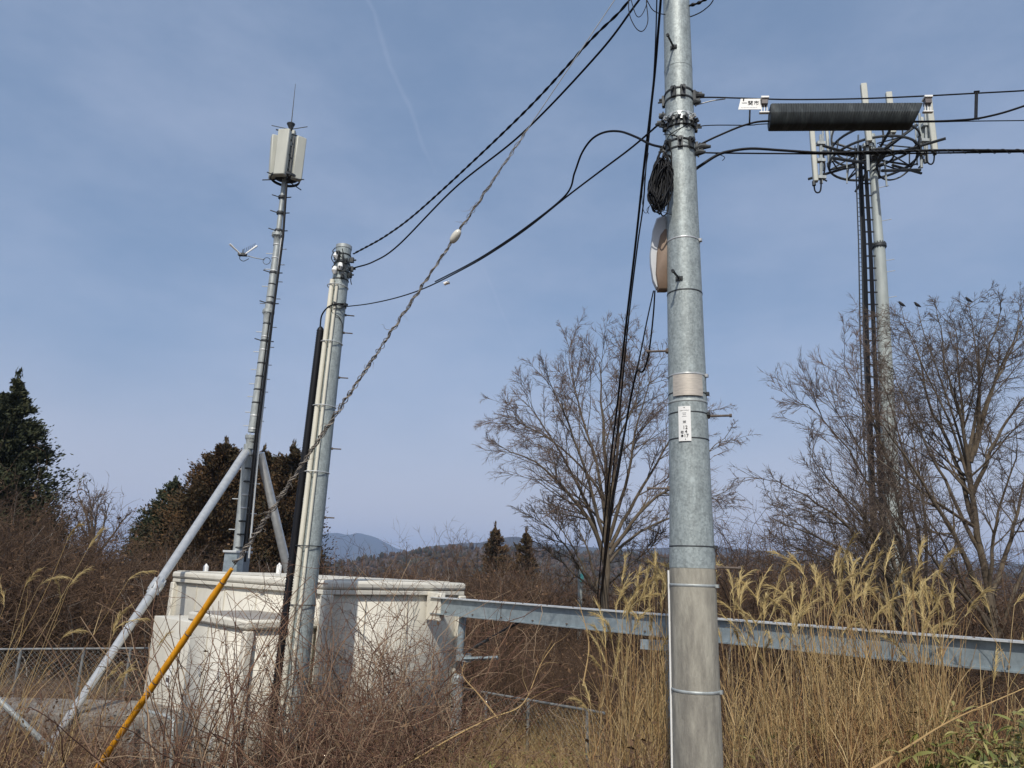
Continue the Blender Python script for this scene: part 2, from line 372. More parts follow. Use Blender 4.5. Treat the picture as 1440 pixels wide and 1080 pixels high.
# tree tops standing on the near hill
fv = HV[4:14].reshape(-1, 3); pick = rng.integers(0, len(fv), 5200)
tp = fv[pick]+np.stack([rng.normal(0, 5, 5200), rng.normal(0, 8, 5200), rng.uniform(-1, .5, 5200)], 1)
hh = rng.uniform(2.0, 4.8, 5200); rr = hh*rng.uniform(.28, .55, 5200); k = 6
th = np.arange(k)*2*math.pi/k
lev = np.array([[0, .6], [.3, 1], [.7, .75], [1, .18]])
V = np.empty((5200, 4, k, 3))
for a, (zz, r_) in enumerate(lev):
    q = rr[:, None]*r_*rng.uniform(.7, 1.3, (5200, k))
    V[:, a, :, 0] = tp[:, 0:1]+np.cos(th)*q; V[:, a, :, 1] = tp[:, 1:2]+np.sin(th)*q; V[:, a, :, 2] = tp[:, 2:3]+hh[:, None]*zz*rng.uniform(.85, 1.1, (5200, k))
i = np.arange(3)[:, None]*k; j = np.arange(k)[None]
q = np.stack([i+j, i+(j+1) % k, i+k+(j+1) % k, i+k+j], -1).reshape(-1, 4)
F = (q[None]+(np.arange(5200)*4*k)[:, None, None]).reshape(-1, 4)
tag(MB().add(V, F).build('forest', M['forest'], angle=None), 'far wooded slope of brown and dark green trees', 'forest', kind='stuff')

# haze
hz = MB().box((0, 2800, 90), (13000, 7000, 290)).build('haze', M['white'], smooth=False); hz.data.materials.clear()
hm = bpy.data.materials.new('pale_air'); hm.use_nodes = True; hn = hm.node_tree
hn.nodes.remove(hn.nodes['Principled BSDF'])
pv = hn.nodes.new('ShaderNodeVolumePrincipled'); pv.inputs['Color'].default_value = (.52, .70, 1, 1); pv.inputs['Density'].default_value = .0002; pv.inputs['Anisotropy'].default_value = 0.1
hn.links.new(pv.outputs[0], hn.nodes['Material Output'].inputs['Volume'])
hz.data.materials.append(hm); tag(hz, 'pale blue haze over the far hills', 'haze', kind='stuff')

# ------------------------------------------------------------------ growing things
def grow(B, D, L, n, wander, up, r=rng):
    N = len(B); Pn = np.empty((N, n, 3)); Pn[:, 0] = B; d = norm(np.asarray(D, float)); st = (np.asarray(L)/(n-1))[:, None]
    upv = np.zeros((N, 3)); upv[:, 2] = up
    for a in range(1, n):
        d = norm(d+r.normal(0, wander, (N, 3))+upv); Pn[:, a] = Pn[:, a-1]+d*st
    return Pn
def taper(r0, n, tip=.25):
    return np.asarray(r0)[:, None]*np.linspace(1, tip, n)[None]
def spawn(Pn, R, cnt, lr, ang, tmin, n, wander, up, rr, tip=.3, r=rng, rmin=0.0):
    N, m, _ = Pn.shape; Lp = np.linalg.norm(np.diff(Pn, axis=1), axis=2).sum(1)
    idx = np.repeat(np.arange(N), cnt); t = r.uniform(tmin, 1, len(idx))**.85; f = t*(m-1); i0 = np.minimum(f.astype(int), m-2); w_ = (f-i0)[:, None]
    p = Pn[idx, i0]*(1-w_)+Pn[idx, i0+1]*w_; T = norm(Pn[idx, i0+1]-Pn[idx, i0]); rp = R[idx, i0]*(1-w_[:, 0])+R[idx, i0+1]*w_[:, 0]
    q = r.normal(0, 1, (len(idx), 3)); q = norm(q-T*(q*T).sum(1, keepdims=True)); a = rad(ang)*r.uniform(.55, 1.35, len(idx))[:, None]
    D = T*np.cos(a)+q*np.sin(a); L = Lp[idx]*lr*r.uniform(.5, 1.25, len(idx))*(1.1-.55*t)
    return grow(p, D, L, n, wander, up, r), taper(np.maximum(rp*rr*r.uniform(.7, 1.1, len(idx)), rmin), n, tip)
def scatter_leaves(mb, C, size, flat=0.3, r=rng):
    n = len(C); D = norm(r.normal(0, 1, (n, 3))*[1, 1, 1-flat]); q = norm(np.cross(D, r.normal(0, 1, (n, 3)))); L = size*r.uniform(.6, 1.5, n)
    mb.leaves(C, D, q*(L*r.uniform(.3, .6, n))[:, None], L, bend=.1)
def limb(pts, Ys, n=14, wob=.0, cut=36):
    """limb through seen points at given distances"""
    c = resample(spline([P(a, b, y) for (a, b), y in zip(pts, Ys)], 8), 40)[:cut]; c = resample(c, n)
    c[1:-1] += rng.normal(0, wob, (n-2, 3)); return c
def bare_tree(name, label, cat, limbs, base, mt, mtw, counts=(13, 8, 7), lrs=(.42, .45, .5), up=(.05, .05, .03), group=None, wob=.03, rscale=1.0, rmin=.004, angs=(38, 38, 35), wand=.16):
    t = thing(name, label, cat, base, group)
    LP = np.stack([l[0] for l in limbs]); LR = np.stack([np.linspace(l[1], l[2], LP.shape[1]) for l in limbs])*rscale
    mb = MB(); mb.tubes(LP, LR, 7)
    P1, R1 = spawn(LP, LR, counts[0], lrs[0], angs[0], .22, 8, wand*.8, up[0], .5, r=rng, rmin=rmin*2)
    mb.tubes(P1, R1, 5); mb.build('trunk', mt, t, angle=None)
    cb = MB()
    P2, R2 = spawn(P1, R1, counts[1], lrs[1], angs[1], .15, 6, wand, up[1], .6, rmin=rmin*1.3); cb.tubes(P2, R2, 4)
    P3, R3 = spawn(P2, R2, counts[2], lrs[2], angs[2], .1, 4, wand, up[2], .7, rmin=rmin); cb.tubes(P3, R3, 3)
    cb.build('crown', mtw, t, angle=None)
    return t

# central bare tree
def T(pts, y0, y1, r0, r1, wob=.015):
    return (limb(pts, np.linspace(y0, y1, len(pts)), 14, wob), r0, r1)
Yt = 19
bz = P(850, 862, Yt)
ct = [T([(850, 900), (852, 800), (856, 720), (850, 640), (845, 560), (842, 468)], Yt, Yt, .17, .02),
      T([(852, 800), (835, 740), (795, 690), (755, 652), (700, 625), (678, 612)], Yt, Yt-1, .11, .012),
      T([(852, 790), (828, 715), (790, 640), (752, 580), (715, 545)], Yt, Yt+1, .10, .012),
      T([(853, 770), (832, 690), (800, 600), (770, 530), (757, 500)], Yt, Yt-1.5, .09, .012),
      T([(854, 740), (838, 650), (812, 560), (800, 500), (808, 470)], Yt, Yt+1.5, .08, .012),
      T([(856, 720), (868, 640), (872, 560), (880, 480), (875, 460)], Yt, Yt+1, .085, .012),
      T([(856, 760), (880, 680), (895, 600), (915, 530), (925, 490)], Yt, Yt-1, .09, .012),
      T([(857, 770), (890, 710), (925, 650), (955, 600), (1010, 560)], Yt, Yt+1, .09, .012),
      T([(857, 780), (900, 720), (950, 680), (990, 640), (1040, 600)], Yt, Yt-.8, .09, .012),
      T([(857, 790), (895, 750), (950, 725), (1000, 700), (1028, 690)], Yt, Yt+1.2, .075, .012),
      T([(852, 760), (842, 690), (790, 630), (735, 595), (690, 570)], Yt, Yt+.6, .075, .01),
      T([(853, 730), (862, 640), (895, 560), (900, 500), (905, 470)], Yt, Yt-.5, .07, .01)]
bare_tree('bare_tree', 'large bare vase shaped tree behind the left side of the concrete utility pole', 'tree', ct, bz, M['bark'], M['twig'], counts=(18, 10, 8), lrs=(.38, .48, .55), rmin=.0046, rscale=.60, wob=.02, wand=.075, up=(.01, .0, -.01), angs=(38, 40, 40))
# lower bare shrub tree left of it
Yb = 22
sb = [T([(835, 830), (810, 790), (780, 750), (745, 720)], Yb, Yb-1, .06, .01), T([(838, 830), (800, 760), (775, 730), (760, 712)], Yb, Yb+1, .05, .01),
      T([(840, 835), (800, 800), (770, 775), (750, 765)], Yb, Yb, .05, .01), T([(840, 830), (825, 770), (805, 730), (790, 705)], Yb, Yb+1, .05, .01),
      T([(835, 830), (860, 780), (890, 740), (925, 715)], Yb, Yb+1, .05, .01), T([(845, 830), (890, 790), (915, 770), (935, 745)], Yb, Yb-1, .05, .01)]
bare_tree('bare_shrub', 'low spreading bare shrub at the foot of the large bare tree', 'shrub', sb, P(838, 835, Yb), M['bark'], M['twig2'], counts=(12, 8, 7), lrs=(.5, .5, .5), rmin=.006, rscale=.7)

# right-hand bare trees
Yr = 14
ra = [T([(1400, 950), (1392, 850), (1372, 740), (1362, 640), (1378, 560), (1372, 430)], Yr, Yr, .15, .015),
      T([(1390, 860), (1350, 770), (1310, 700), (1272, 640), (1240, 600), (1200, 560)], Yr, Yr-1, .10, .012),
      T([(1372, 740), (1340, 640), (1305, 560), (1290, 490), (1262, 440)], Yr, Yr+1, .085, .012),
      T([(1366, 680), (1352, 590), (1330, 520), (1320, 450), (1300, 428)], Yr, Yr-.8, .07, .01),
      T([(1365, 650), (1385, 570), (1415, 500), (1440, 450), (1450, 420)], Yr, Yr+.7, .075, .012),
      T([(1366, 700), (1400, 620), (1440, 560), (1490, 520)], Yr, Yr-.7, .08, .012),
      T([(1390, 850), (1420, 760), (1440, 680), (1470, 600)], Yr, Yr+1, .09, .012),
      T([(1395, 880), (1340, 820), (1290, 760), (1250, 720), (1215, 700)], Yr, Yr-1.3, .075, .01),
      T([(1376, 600), (1380, 520), (1405, 450), (1412, 412)], Yr, Yr-.5, .06, .01),
      T([(1392, 850), (1400, 740), (1425, 650), (1430, 580)], Yr, Yr-1, .07, .01),
      T([(1380, 780), (1330, 680), (1290, 600), (1262, 540), (1250, 490)], Yr, Yr+.4, .07, .01), T([(1372, 720), (1358, 620), (1350, 540), (1345, 470), (1330, 425)], Yr, Yr+1, .065, .01),
      T([(1400, 900), (1440, 800), (1470, 720), (1500, 650)], Yr, Yr-.5, .08, .01), T([(1370, 640), (1400, 540), (1430, 470), (1436, 405)], Yr, Yr+.3, .06, .01),
      (limb([(1366, 690), (1338, 600), (1300, 520), (1276, 465), (1267, 431)], [14, 14, 14, 14, 14], 14, .0, 42), .05, .008), (limb([(1366, 680), (1345, 600), (1318, 520), (1298, 465), (1290, 432)], [14, 14, 14, 14, 14], 14, .0, 42), .05, .008),
      (limb([(1370, 640), (1378, 560), (1372, 490), (1362, 425)], [14, 14, 14, 14], 14, .0, 42), .05, .008),
      T([(1398, 900), (1360, 830), (1330, 770), (1300, 720), (1290, 660)], Yr, Yr-.6, .07, .01)]
bare_tree('bare_tree', 'tallest bare tree at the right with dark crooked limbs beside the antenna tower', 'tree', ra, P(1400, 950, Yr), M['bark'], M['twig2'], counts=(14, 9, 8), lrs=(.40, .50, .6), rmin=.0034, wand=.095, rscale=.58, up=(.0, -.01, -.01), angs=(48, 46, 42))
Yl = 17
rb = [T([(1300, 900), (1275, 800), (1230, 700), (1175, 610), (1105, 540)], Yl, Yl-1, .09, .01), T([(1300, 880), (1265, 760), (1215, 640), (1165, 560), (1140, 505)], Yl, Yl+.7, .08, .01),
      T([(1300, 870), (1272, 740), (1235, 610), (1190, 520), (1165, 480)], Yl, Yl-.6, .08, .01), T([(1302, 860), (1285, 720), (1255, 580), (1225, 500), (1215, 465)], Yl, Yl+.5, .075, .01),
      T([(1298, 890), (1250, 800), (1200, 720), (1150, 655), (1120, 600)], Yl, Yl, .07, .01), T([(1303, 860), (1300, 720), (1280, 600), (1262, 520)], Yl, Yl+1, .07, .01)]
bare_tree('bare_tree', 'bare tree behind the antenna tower with thin branches sweeping up to the left', 'tree', rb, P(1300, 900, Yl), M['bark'], M['twig'], counts=(19, 10, 8), lrs=(.36, .46, .55), up=(.01, .02, .01), rmin=.0042, angs=(30, 32, 34), wand=.09, rscale=.6)
Yc = 13
rc = [T([(1290, 900), (1240, 800), (1180, 730), (1120, 690), (1062, 662)], Yc, Yc-.8, .07, .01), T([(1290, 900), (1220, 800), (1160, 760), (1100, 735), (1060, 715)], Yc, Yc+.7, .06, .01),
      T([(1292, 900), (1250, 780), (1190, 700), (1140, 650)], Yc, Yc-1, .06, .01), T([(1292, 900), (1230, 830), (1150, 780), (1080, 760)], Yc, Yc, .06, .01), T([(1293, 900), (1270, 800), (1240, 740), (1210, 700)], Yc, Yc+1, .05, .01)]
bare_tree('bare_tree', 'low bare tree under the antenna tower with long branches arching left towards the utility pole', 'tree', rc, P(1290, 900, Yc), M['bark'], M['twig2'], counts=(18, 10, 7), lrs=(.40, .48, .55), rmin=.0036, rscale=.66, wand=.12, up=(.02, .01, .0), angs=(40, 42, 40))
Yd = 45
rd_ = [T([(130, 790), (125, 740), (112, 700), (104, 678)], Yd, Yd, .12, .02), T([(130, 780), (135, 730), (140, 690)], Yd, Yd+1, .1, .02) , T([(130, 780), (145, 740), (155, 700)], Yd, Yd+1, .1, .02), T([(130, 790), (120, 750), (100, 720)], Yd, Yd-1, .1, .02), T([(132, 785), (160, 750), (185, 715)], Yd, Yd, .1, .02), T([(132, 785), (128, 720), (124, 678)], Yd, Yd, .1, .02)]
bare_tree('bare_tree', 'small pale bare tree in the gap between the dark cedar and the rusty cedars', 'tree', rd_, P(130, 795, Yd), M['bark'], M['twig'], counts=(10, 6, 5), lrs=(.4, .45, .5), rmin=.012)

# conifers
def conifer(label, tip, Y, base_py, half_px, m, n=9000, group=None, sz=.30, name='cedar_tree', ex=.64):
    top = P(*tip, Y); bot = P(tip[0]+2, base_py, Y); zb = min(bot[2], gz(bot[0], Y)+.3); R_ = half_px*mpp(bot)
    t = thing(name, label, 'tree', (top[0], Y, zb-.3), group)
    H = top[2]-zb
    MB().tube([(top[0], Y, zb-.3), (top[0]+.05, Y, zb+H*.5), (top[0], Y, zb+H*.97)], [.03*H, .018*H, .01], 8).build('trunk', M['bark'], t)
    nb = int(34*H)
    # boughs: each bough is a spray of small leaf faces
    s = rng.uniform(0, 1, nb)**1.25; az = rng.uniform(0, 2*math.pi, nb)
    lob = 1+.22*np.sin(az*3+s*9+rng.uniform(0, 6))+rng.normal(0, .12, nb)
    L = (R_*(1-s)**ex+.06)*np.clip(lob, .5, 1.5)
    z0 = zb+H*s*.97
    per = max(4, n//nb); u = rng.uniform(.12, 1, (nb, per)); spread = .12+.22*L[:, None]*np.sqrt(u)
    C = np.empty((nb, per, 3)); drop = (.25*u-.12)*L[:, None]
    C[..., 0] = top[0]+np.cos(az)[:, None]*L[:, None]*u+rng.normal(0, 1, (nb, per))*spread*.35
    C[..., 1] = Y+np.sin(az)[:, None]*L[:, None]*u+rng.normal(0, 1, (nb, per))*spread*.35
    C[..., 2] = z0[:, None]+drop+rng.normal(0, 1, (nb, per))*spread*.33
    D = np.stack([np.cos(az)[:, None]*np.ones((1, per)), np.sin(az)[:, None]*np.ones((1, per)), .65*np.ones((nb, per))], -1)+rng.normal(0, .45, (nb, per, 3))
    C = C.reshape(-1, 3); D = norm(D.reshape(-1, 3)); q = norm(np.cross(D, rng.normal(0, 1, D.shape))); LL = sz*.5*rng.uniform(.5, 1.3, len(C))
    mb = MB(); mb.leaves(C, D, q*(LL*.42)[:, None], LL, .08)
    sp = rng.uniform(0, 1, 60)
    Cs = np.stack([np.full(60, top[0])+rng.normal(0, .05, 60), Y+rng.normal(0, .05, 60), zb+H*(.93+.09*sp)], 1)
    mb.leaves(Cs, norm(rng.normal(0, .3, (60, 3))+[0, 0, 1]), norm(rng.normal(0, 1, (60, 3)))*.08, np.full(60, .3))
    mb.build('crown', m, t, smooth=False)
    return t
G = 'cedars behind the thicket'
conifer('tall dark green cedar at the left edge of the photo', (27, 526), 26, 900, 168, M['cedar'], 130000, G, ex=1.0)
conifer('dark cedar at the left edge, half cut off and lower than its pointed neighbour', (-30, 590), 24, 880, 140, M['cedar'], 70000, G, ex=.95)
conifer('small dark green cedar, leftmost of the cedars behind the mast', (246, 674), 34, 870, 66, M['cedar'], 44000, G)
conifer('lowest rounded cedar left of the pointed green one', (216, 716), 36, 860, 48, M['cedar'], 24000, G)
conifer('rusty brown cedar with its tip left of the mast', (318, 620), 32, 880, 118, M['cedarb'], 80000, G)
conifer('rusty brown cedar with its tip just behind the mast', (372, 630), 34, 880, 112, M['cedarb'], 76000, G)
conifer('rusty brown cedar with its thin tip between the mast and the pole with white pipes', (413, 624), 33, 880, 74, M['cedarb'], 56000, G)
conifer('short brown cedar squeezed between the green cedar and the rusty ones', (284, 678), 36, 870, 74, M['cedarb'], 40000, G)
conifer('rusty brown cedar filling the gap between the mast and its left leg', (345, 644), 36, 880, 110, M['cedarb'], 60000, G)
conifer('rusty brown cedar right behind the right leg of the mast', (393, 642), 36, 880, 84, M['cedarb'], 50000, G)
conifer('low dark cedar peeping out right of the pole with white pipes', (452, 776), 50, 840, 20, M['cedarb'], 5000, G)
G2 = 'young conifers in the brown thicket'
conifer('young pointed conifer, the taller of two beyond the roof of the white shelter', (697, 738), 55, 850, 46, M['cedarb'], 26000, G2, .5, 'young_conifer')
conifer('young rounded conifer, the browner of two beyond the roof of the white shelter', (740, 746), 55, 850, 44, M['cedarb'], 22000, G2, .5, 'young_conifer')

# thickets (brushwood that reads as one mass)
def thicket(name, label, area, n, hfun, m, tw=(4, 3), r0=.008, lean=.45, wander=.22, leaves=0, lsize=.07, rmin=.004, gl=M['litter'], up=-.02):
    x0, x1, y0, y1 = area
    y = rng.uniform(y0, y1, n); x = rng.uniform(0, 1, n)*(x1-x0)+x0
    if name.startswith('fan'): x = x
    H = hfun(x, y)*rng.uniform(.4, 1.08, n)*(.78+.3*np.clip(vnoise(x*1.1, y*.9, 21), -1, 1))
    keep = H > .12; x, y, H = x[keep], y[keep], H[keep]; n = len(x)
    B = np.stack([x, y, gz(x, y)-.03], 1); D = np.stack([rng.normal(0, lean, n), rng.normal(0, lean, n), np.ones(n)], 1)
    P0 = grow(B, D, H*1.15, 8, wander, up); R0 = taper(r0*rng.uniform(.6, 1.3, n)*(.6+.25*H), 8, .3)
    mb = MB(); mb.tubes(P0, R0, 4)
    P1, R1 = spawn(P0, R0, tw[0], .5, 50, .2, 6, wander, up, .6, rmin=rmin); mb.tubes(P1, R1, 3)
    if tw[1]:
        P2, R2 = spawn(P1, R1, tw[1], .5, 45, .2, 4, wander, 0, .7, rmin=rmin*.8); mb.tubes(P2, R2, 3)
    o = mb.build(name, m, angle=None)
    tag(o, label, 'undergrowth' , kind='stuff')
    k_ = rng.choice(n, n//14, replace=False); Pp = grow(B[k_], D[k_]+rng.normal(0, .15, (len(k_), 3)), H[k_]*1.1, 9, wander*.7, .0); Rp = taper(np.full(len(k_), r0*1.0), 9, .3); pm_ = MB(); pm_.tubes(Pp, Rp, 5)
    Q, QR = spawn(Pp, Rp, 5, .4, 45, .3, 6, .14, .02, .6); pm_.tubes(Q, QR, 4); q_ = pm_.build('pale_stems', M['vine'], o, angle=None); q_['kind'] = 'stuff'
    if leaves:
        k_ = rng.integers(0, n, leaves); f = rng.integers(1, 8, leaves)
        C = P0[k_, f]+rng.normal(0, .05, (leaves, 3)); C[:, 2] = np.maximum(C[:, 2], gz(C[:, 0], C[:, 1])+.02)
        lb = MB(); scatter_leaves(lb, C, lsize); lo = lb.build('dead_leaves', gl, o, smooth=False); lo['kind'] = 'stuff'
    return o
def htop(px, py):
    """thicket height so that its top is seen along the given line of photo pixels"""
    def f(x, y):
        hx = 720+FPX*x/y/ math.cos(PITCH)*.97
        yy = np.interp(hx, px, py)
        hor = 805+(hx-720)*math.tan(ROLL)
        top = 1.6+(hor-yy)*y/FPX*1.0
        return np.clip(top-gz(x, y), 0, 6)
    return f
thicket('thicket', 'brown tangled thicket on the bank at the left under the cedars', (-24, -5.5, 17, 31), 4200,
        htop([-200, 0, 60, 110, 160, 200, 250, 290, 340, 420, 470], [700, 708, 705, 722, 742, 762, 776, 776, 796, 806, 808]), M['brush'], (6, 4), .012, leaves=26000, lsize=.11, rmin=.007)
thicket('thicket', 'reddish brown brushwood between the white shelter and the bare tree', (-6, 9, 19, 46), 4200,
        htop([430, 500, 560, 640, 700, 760, 820, 900, 1000, 1100], [800, 798, 790, 780, 778, 776, 785, 785, 775, 775]), M['brush'], (6, 4), .012, leaves=22000, lsize=.11, rmin=.008)
thicket('thicket', 'grey brown brushwood behind the steel beam at the right', (4, 20, 12.5, 30), 3000,
        htop([900, 1000, 1040, 1100, 1200, 1300, 1440, 1600], [800, 770, 750, 745, 760, 780, 790, 790]), M['brush'], (5, 4), .010, leaves=9000, lsize=.09, rmin=.006)

# ------------------------------------------------------------------ writing
def text_mesh(name, body, origin, X, Z, size, m, parent, depth=.0008, align='CENTER'):
    cu = bpy.data.curves.new(name, 'FONT'); cu.body = body; cu.size = size; cu.extrude = depth; cu.align_x = align; cu.align_y = 'CENTER'
    to = bpy.data.objects.new('lettering_source', cu); COL.objects.link(to)
    bpy.context.view_layer.update()
    me = bpy.data.meshes.new_from_object(to.evaluated_get(bpy.context.evaluated_depsgraph_get()))
    bpy.data.objects.remove(to); me.name = name
    X = Vector(norm(np.asarray(X, float))); Z = Vector(norm(np.asarray(Z, float))); Nn = X.cross(Z)
    mw = Matrix((X, Z, Nn)).transposed()
    o = bpy.data.objects.new(name, me); COL.objects.link(o); me.materials.clear(); me.materials.append(m)
    me.transform(mw.to_4x4())
    o.location = Vector([float(v) for v in origin])-(parent_world(parent) if parent else Vector((0, 0, 0)))
    o.parent = parent
    return o

# ------------------------------------------------------------------ main utility pole
YP = 5.4
pb = P(982, 1090, YP); pt = P(943.5, -260, YP)
axis = norm(pt-pb)
def pole_at(py, dy=0.0):
    """axis point of the main pole seen at photo row py"""
    lo, hi = 0.0, 1.0
    for _ in range(40):
        mid = (lo+hi)/2; q = pb+(pt-pb)*mid; d = q-CAM
        v = 540-FPX*np.dot(d, _U)/np.dot(d, _F)
        if v > py: lo = mid
        else: hi = mid
    return pb+(pt-pb)*lo
def pole_r(py, _w=((-260, 33), (0, 36.5), (150, 40), (300, 44.5), (415, 49), (540, 53), (700, 59), (798, 64.5), (900, 66), (1080, 70), (1200, 72))):
    a = np.array(_w, float); return np.interp(py, a[:, 0], a[:, 1])/2*mpp(pole_at(py))*.985
pbase = np.array([pb[0], pb[1], gz(pb[0], pb[1])-.1])+np.array([axis[0], axis[1], 0])*-.4
up_pole = thing('utility_pole', 'thick concrete utility pole with grey galvanised steel sleeve standing in front of the long beam', 'utility pole', pbase)
cpy = [1080, 1000, 900, 802, 700]
c = [pbase]+[pole_at(q) for q in cpy]; r = [pole_r(1100)]+[pole_r(q) if q > 795 else pole_r(800)*.9 for q in cpy]
MB().tube(c, r, 40).build('concrete_base', M['concrete'], up_pole)
sect = [(799, 532), (533, 342), (343, 104), (105, -60), (-59, -250)]
for a, b in sect:
    n = 6; qs = np.linspace(a, b, n)
    rr_ = np.array([pole_r(q) for q in qs]); rr_[0] *= 1.008; rr_ = np.concatenate([[rr_[0]*.93], rr_])
    MB().tube([pole_at(a)]+[pole_at(q) for q in qs], rr_, 40).build('steel_sleeve', M['galv'], up_pole)
def camdir(q, ang=0.0):
    """horizontal direction from the pole towards the camera, turned by ang (positive: to the photo's right)"""
    d = np.array([CAM[0]-q[0], CAM[1]-q[1], 0.]); d = norm(d); c_, s_ = math.cos(ang), math.sin(ang)
    return np.array([d[0]*c_-d[1]*s_, d[0]*s_+d[1]*c_, 0.])
bands = [(100, .005, .002, 'galv'), (342, .007, .004, 'tube'), (415, .006, .002, 'steel_dark'), (531, .007, .004, 'tube'), (556, .005, .003, 'steel_dark'), (568, .009, .003, 'galv2'), (584, .005, .002, 'steel_dark'), (620, .005, .002, 'steel_dark'), (769, .005, .002, 'steel_dark'), (823, .009, .003, 'galv2'), (970, .010, .004, 'galv2'),
         (168, .006, .004, 'tube')]
for q, hgt, th_, mk in bands:
    c_ = pole_at(q); R0 = pole_r(q)+.001
    mb = MB().ring(c_, axis, R0, (th_, hgt), 40, 8)
    if q in (342, 531, 556, 970, 823, 769, 584):       # clasp of the strap at its right
        d = camdir(c_, rad(75)); mb.box(c_+d*(R0+.008), (.022, .03, .022), d)
    mb.build('band', M[mk], up_pole)
def bolt(py, ang, length=.165, m='rust'):
    c_ = pole_at(py); R0 = pole_r(py); d = camdir(c_, ang)
    a = c_+d*(R0-.01); b = c_+d*(R0+length)
    mb = MB().tube([a, b], .0085, 10); mb.tube([b-d*.018, b], .0135, 10); mb.tube([a+d*.008, a+d*.026], .019, 6); mb.box(a+d*.013, (.012, .055, .03), d)
    mb.build('step_bolt', M[m], up_pole)
bolt(78, rad(-16), .17, 'steel_dark'); bolt(400, rad(-16), .17, 'steel_dark'); bolt(-8, rad(-14), .17, 'steel_dark')
bolt(493, rad(-88), .16); bolt(687, rad(-92), .16); bolt(586, rad(86), .17); bolt(797, rad(82), .17)
# metal plate strapped round the pole
def wrap_plate(name, py0, py1, a0, a1, off, m, parent, thick=.003):
    n = 12; an = np.linspace(a0, a1, n); A = []; 
    for q in (py0, py1):
        c_ = pole_at(q); R0 = pole_r(q)
        A.append(([c_+camdir(c_, t_)*(R0+off+thick) for t_ in an], [c_+camdir(c_, t_)*(R0+off) for t_ in an]))
    V = np.array(A[0][0]+A[0][1]+A[1][0]+A[1][1]); f = []
    for i in range(n-1):
        f += [[i, i+1, 2*n+i+1, 2*n+i], [n+i, 3*n+i, 3*n+i+1, n+i+1], [i, n+i, n+i+1, i+1], [2*n+i, 2*n+i+1, 3*n+i+1, 3*n+i]]
    f += [[0, 2*n, 3*n, n], [n-1, 2*n-1, 4*n-1, 3*n-1]]
    return MB().add(V, f).build(name, m, parent)
wrap_plate('metal_plate', 533, 562, rad(-42), rad(46), .010, M['plate'], up_pole)
np_ = wrap_plate('number_plate', 577, 625, rad(-27), rad(7), .006, M['white'], up_pole)
cq = pole_at(601); Xp = camdir(cq, rad(-10)); Xs = norm(np.cross(axis, Xp)); s_ = mpp(cq)
def on_plate(py, dx=0.0):
    c_ = pole_at(py); return c_+camdir(c_, rad(-10))*(pole_r(py)+.0105)+Xs*dx
for body, py, sz, dx, mk in (('・', 579.5, .035, 0, 'ink'), ('三', 589, .036, 0, 'fadeink'), ('米', 599, .026, 0, 'ink'), ('12', 606.5, .036, .004, 'ink'), ('右', 613, .024, -.018, 'ink'), ('4', 612.3, .036, .010, 'ink'), ('●', 618, .022, -.018, 'ink'), ('17', 618, .036, .010, 'ink'), ('・', 623, .03, .004, 'ink')):
    text_mesh('lettering', body, on_plate(py, dx), Xs, axis, sz, M[mk], np_)
mb = MB()
for dx in np.linspace(-.028, .028, 7): mb.box(on_plate(582.5, dx), (.005, .006, .0015), Xs, axis)
mb.build('small_print', M['fadeink'], np_)
# white ground-wire strip down the left of the concrete
mb = MB(); qs = [803, 860, 920, 980, 1040, 1095]
mb.tube([pole_at(q)+camdir(pole_at(q), rad(-90))*(pole_r(q)+.006) for q in qs]+[pbase+camdir(pb, rad(-90))*(pole_r(1100)+.006)], .0075, 8)
mb.build('ground_wire_strip', M['white'], up_pole)
# clamps and hardware near the top
def clamp(py, h, m, lugs, out=.012):
    c_ = pole_at(py); R0 = pole_r(py); mb = MB()
    mb.ring(c_+axis*h/2, axis, R0+.004, (.004, .008), 40, 6); mb.ring(c_-axis*h/2, axis, R0+.004, (.004, .008), 40, 6)
    for an in lugs:
        d = camdir(c_, rad(an)); tng = np.cross(axis, d)
        mb.box(c_+d*(R0+out), (.022, .04, h+.02), d, axis); mb.tube([c_+d*(R0+.005), c_+d*(R0+out+.045)], .008, 8); mb.tube([c_+d*(R0+out+.01)+axis*.02, c_+d*(R0+out+.035)+axis*.02], .014, 6)
    mb.build('clamp', M[m], up_pole)
clamp(140, .075, 'steel_dark', (-95, -20, 15, 80)); clamp(181, .05, 'steel_dark', (-70, -35, -8, 20, 60, 95)); clamp(211, .07, 'steel_dark', (-90, -45, 0, 40, 85)); clamp(176, .02, 'tube', (-50, -25, 0, 25, 50), .006)
for py, an, L in ((140, 84, .09), (150, 78, .06), (213, 82, .12), (222, 74, .08), (172, -92, .08), (163, -88, .05)):
    mb = MB(); c_ = pole_at(py); d = camdir(c_, rad(an)); R0 = pole_r(py)
    mb.tube([c_+d*(R0), c_+d*(R0+L*.4)+axis*.01, c_+d*(R0+L)], [.02, .026, .012], 8); mb.box(c_+d*(R0+L*.5)+axis*.015, (.05, .02, .035), d, axis)
    mb.tube([c_+d*(R0+L*.3)-axis*.03, c_+d*(R0+L*.3)+axis*.05], .007, 6)
    mb.build('wire_grip', M['steel_dark'], up_pole)
mb = MB()     # short jumper wires wrapped round the pole between the clamps
for a0, a1, p0, p1 in ((-60, 70, 205, 178), (-80, 30, 190, 210), (20, 88, 192, 176), (-30, 60, 172, 190), (-86, -10, 176, 205)):
    mb.tube(spline([pole_at(p0+(p1-p0)*u)+camdir(pole_at(p0), rad(a0+(a1-a0)*u))*(pole_r(p0)+.012+.012*math.sin(u*9)) for u in np.linspace(0, 1, 7)], 6), .0032, 5)
mb.build('jumper_wire', M['black'], up_pole)

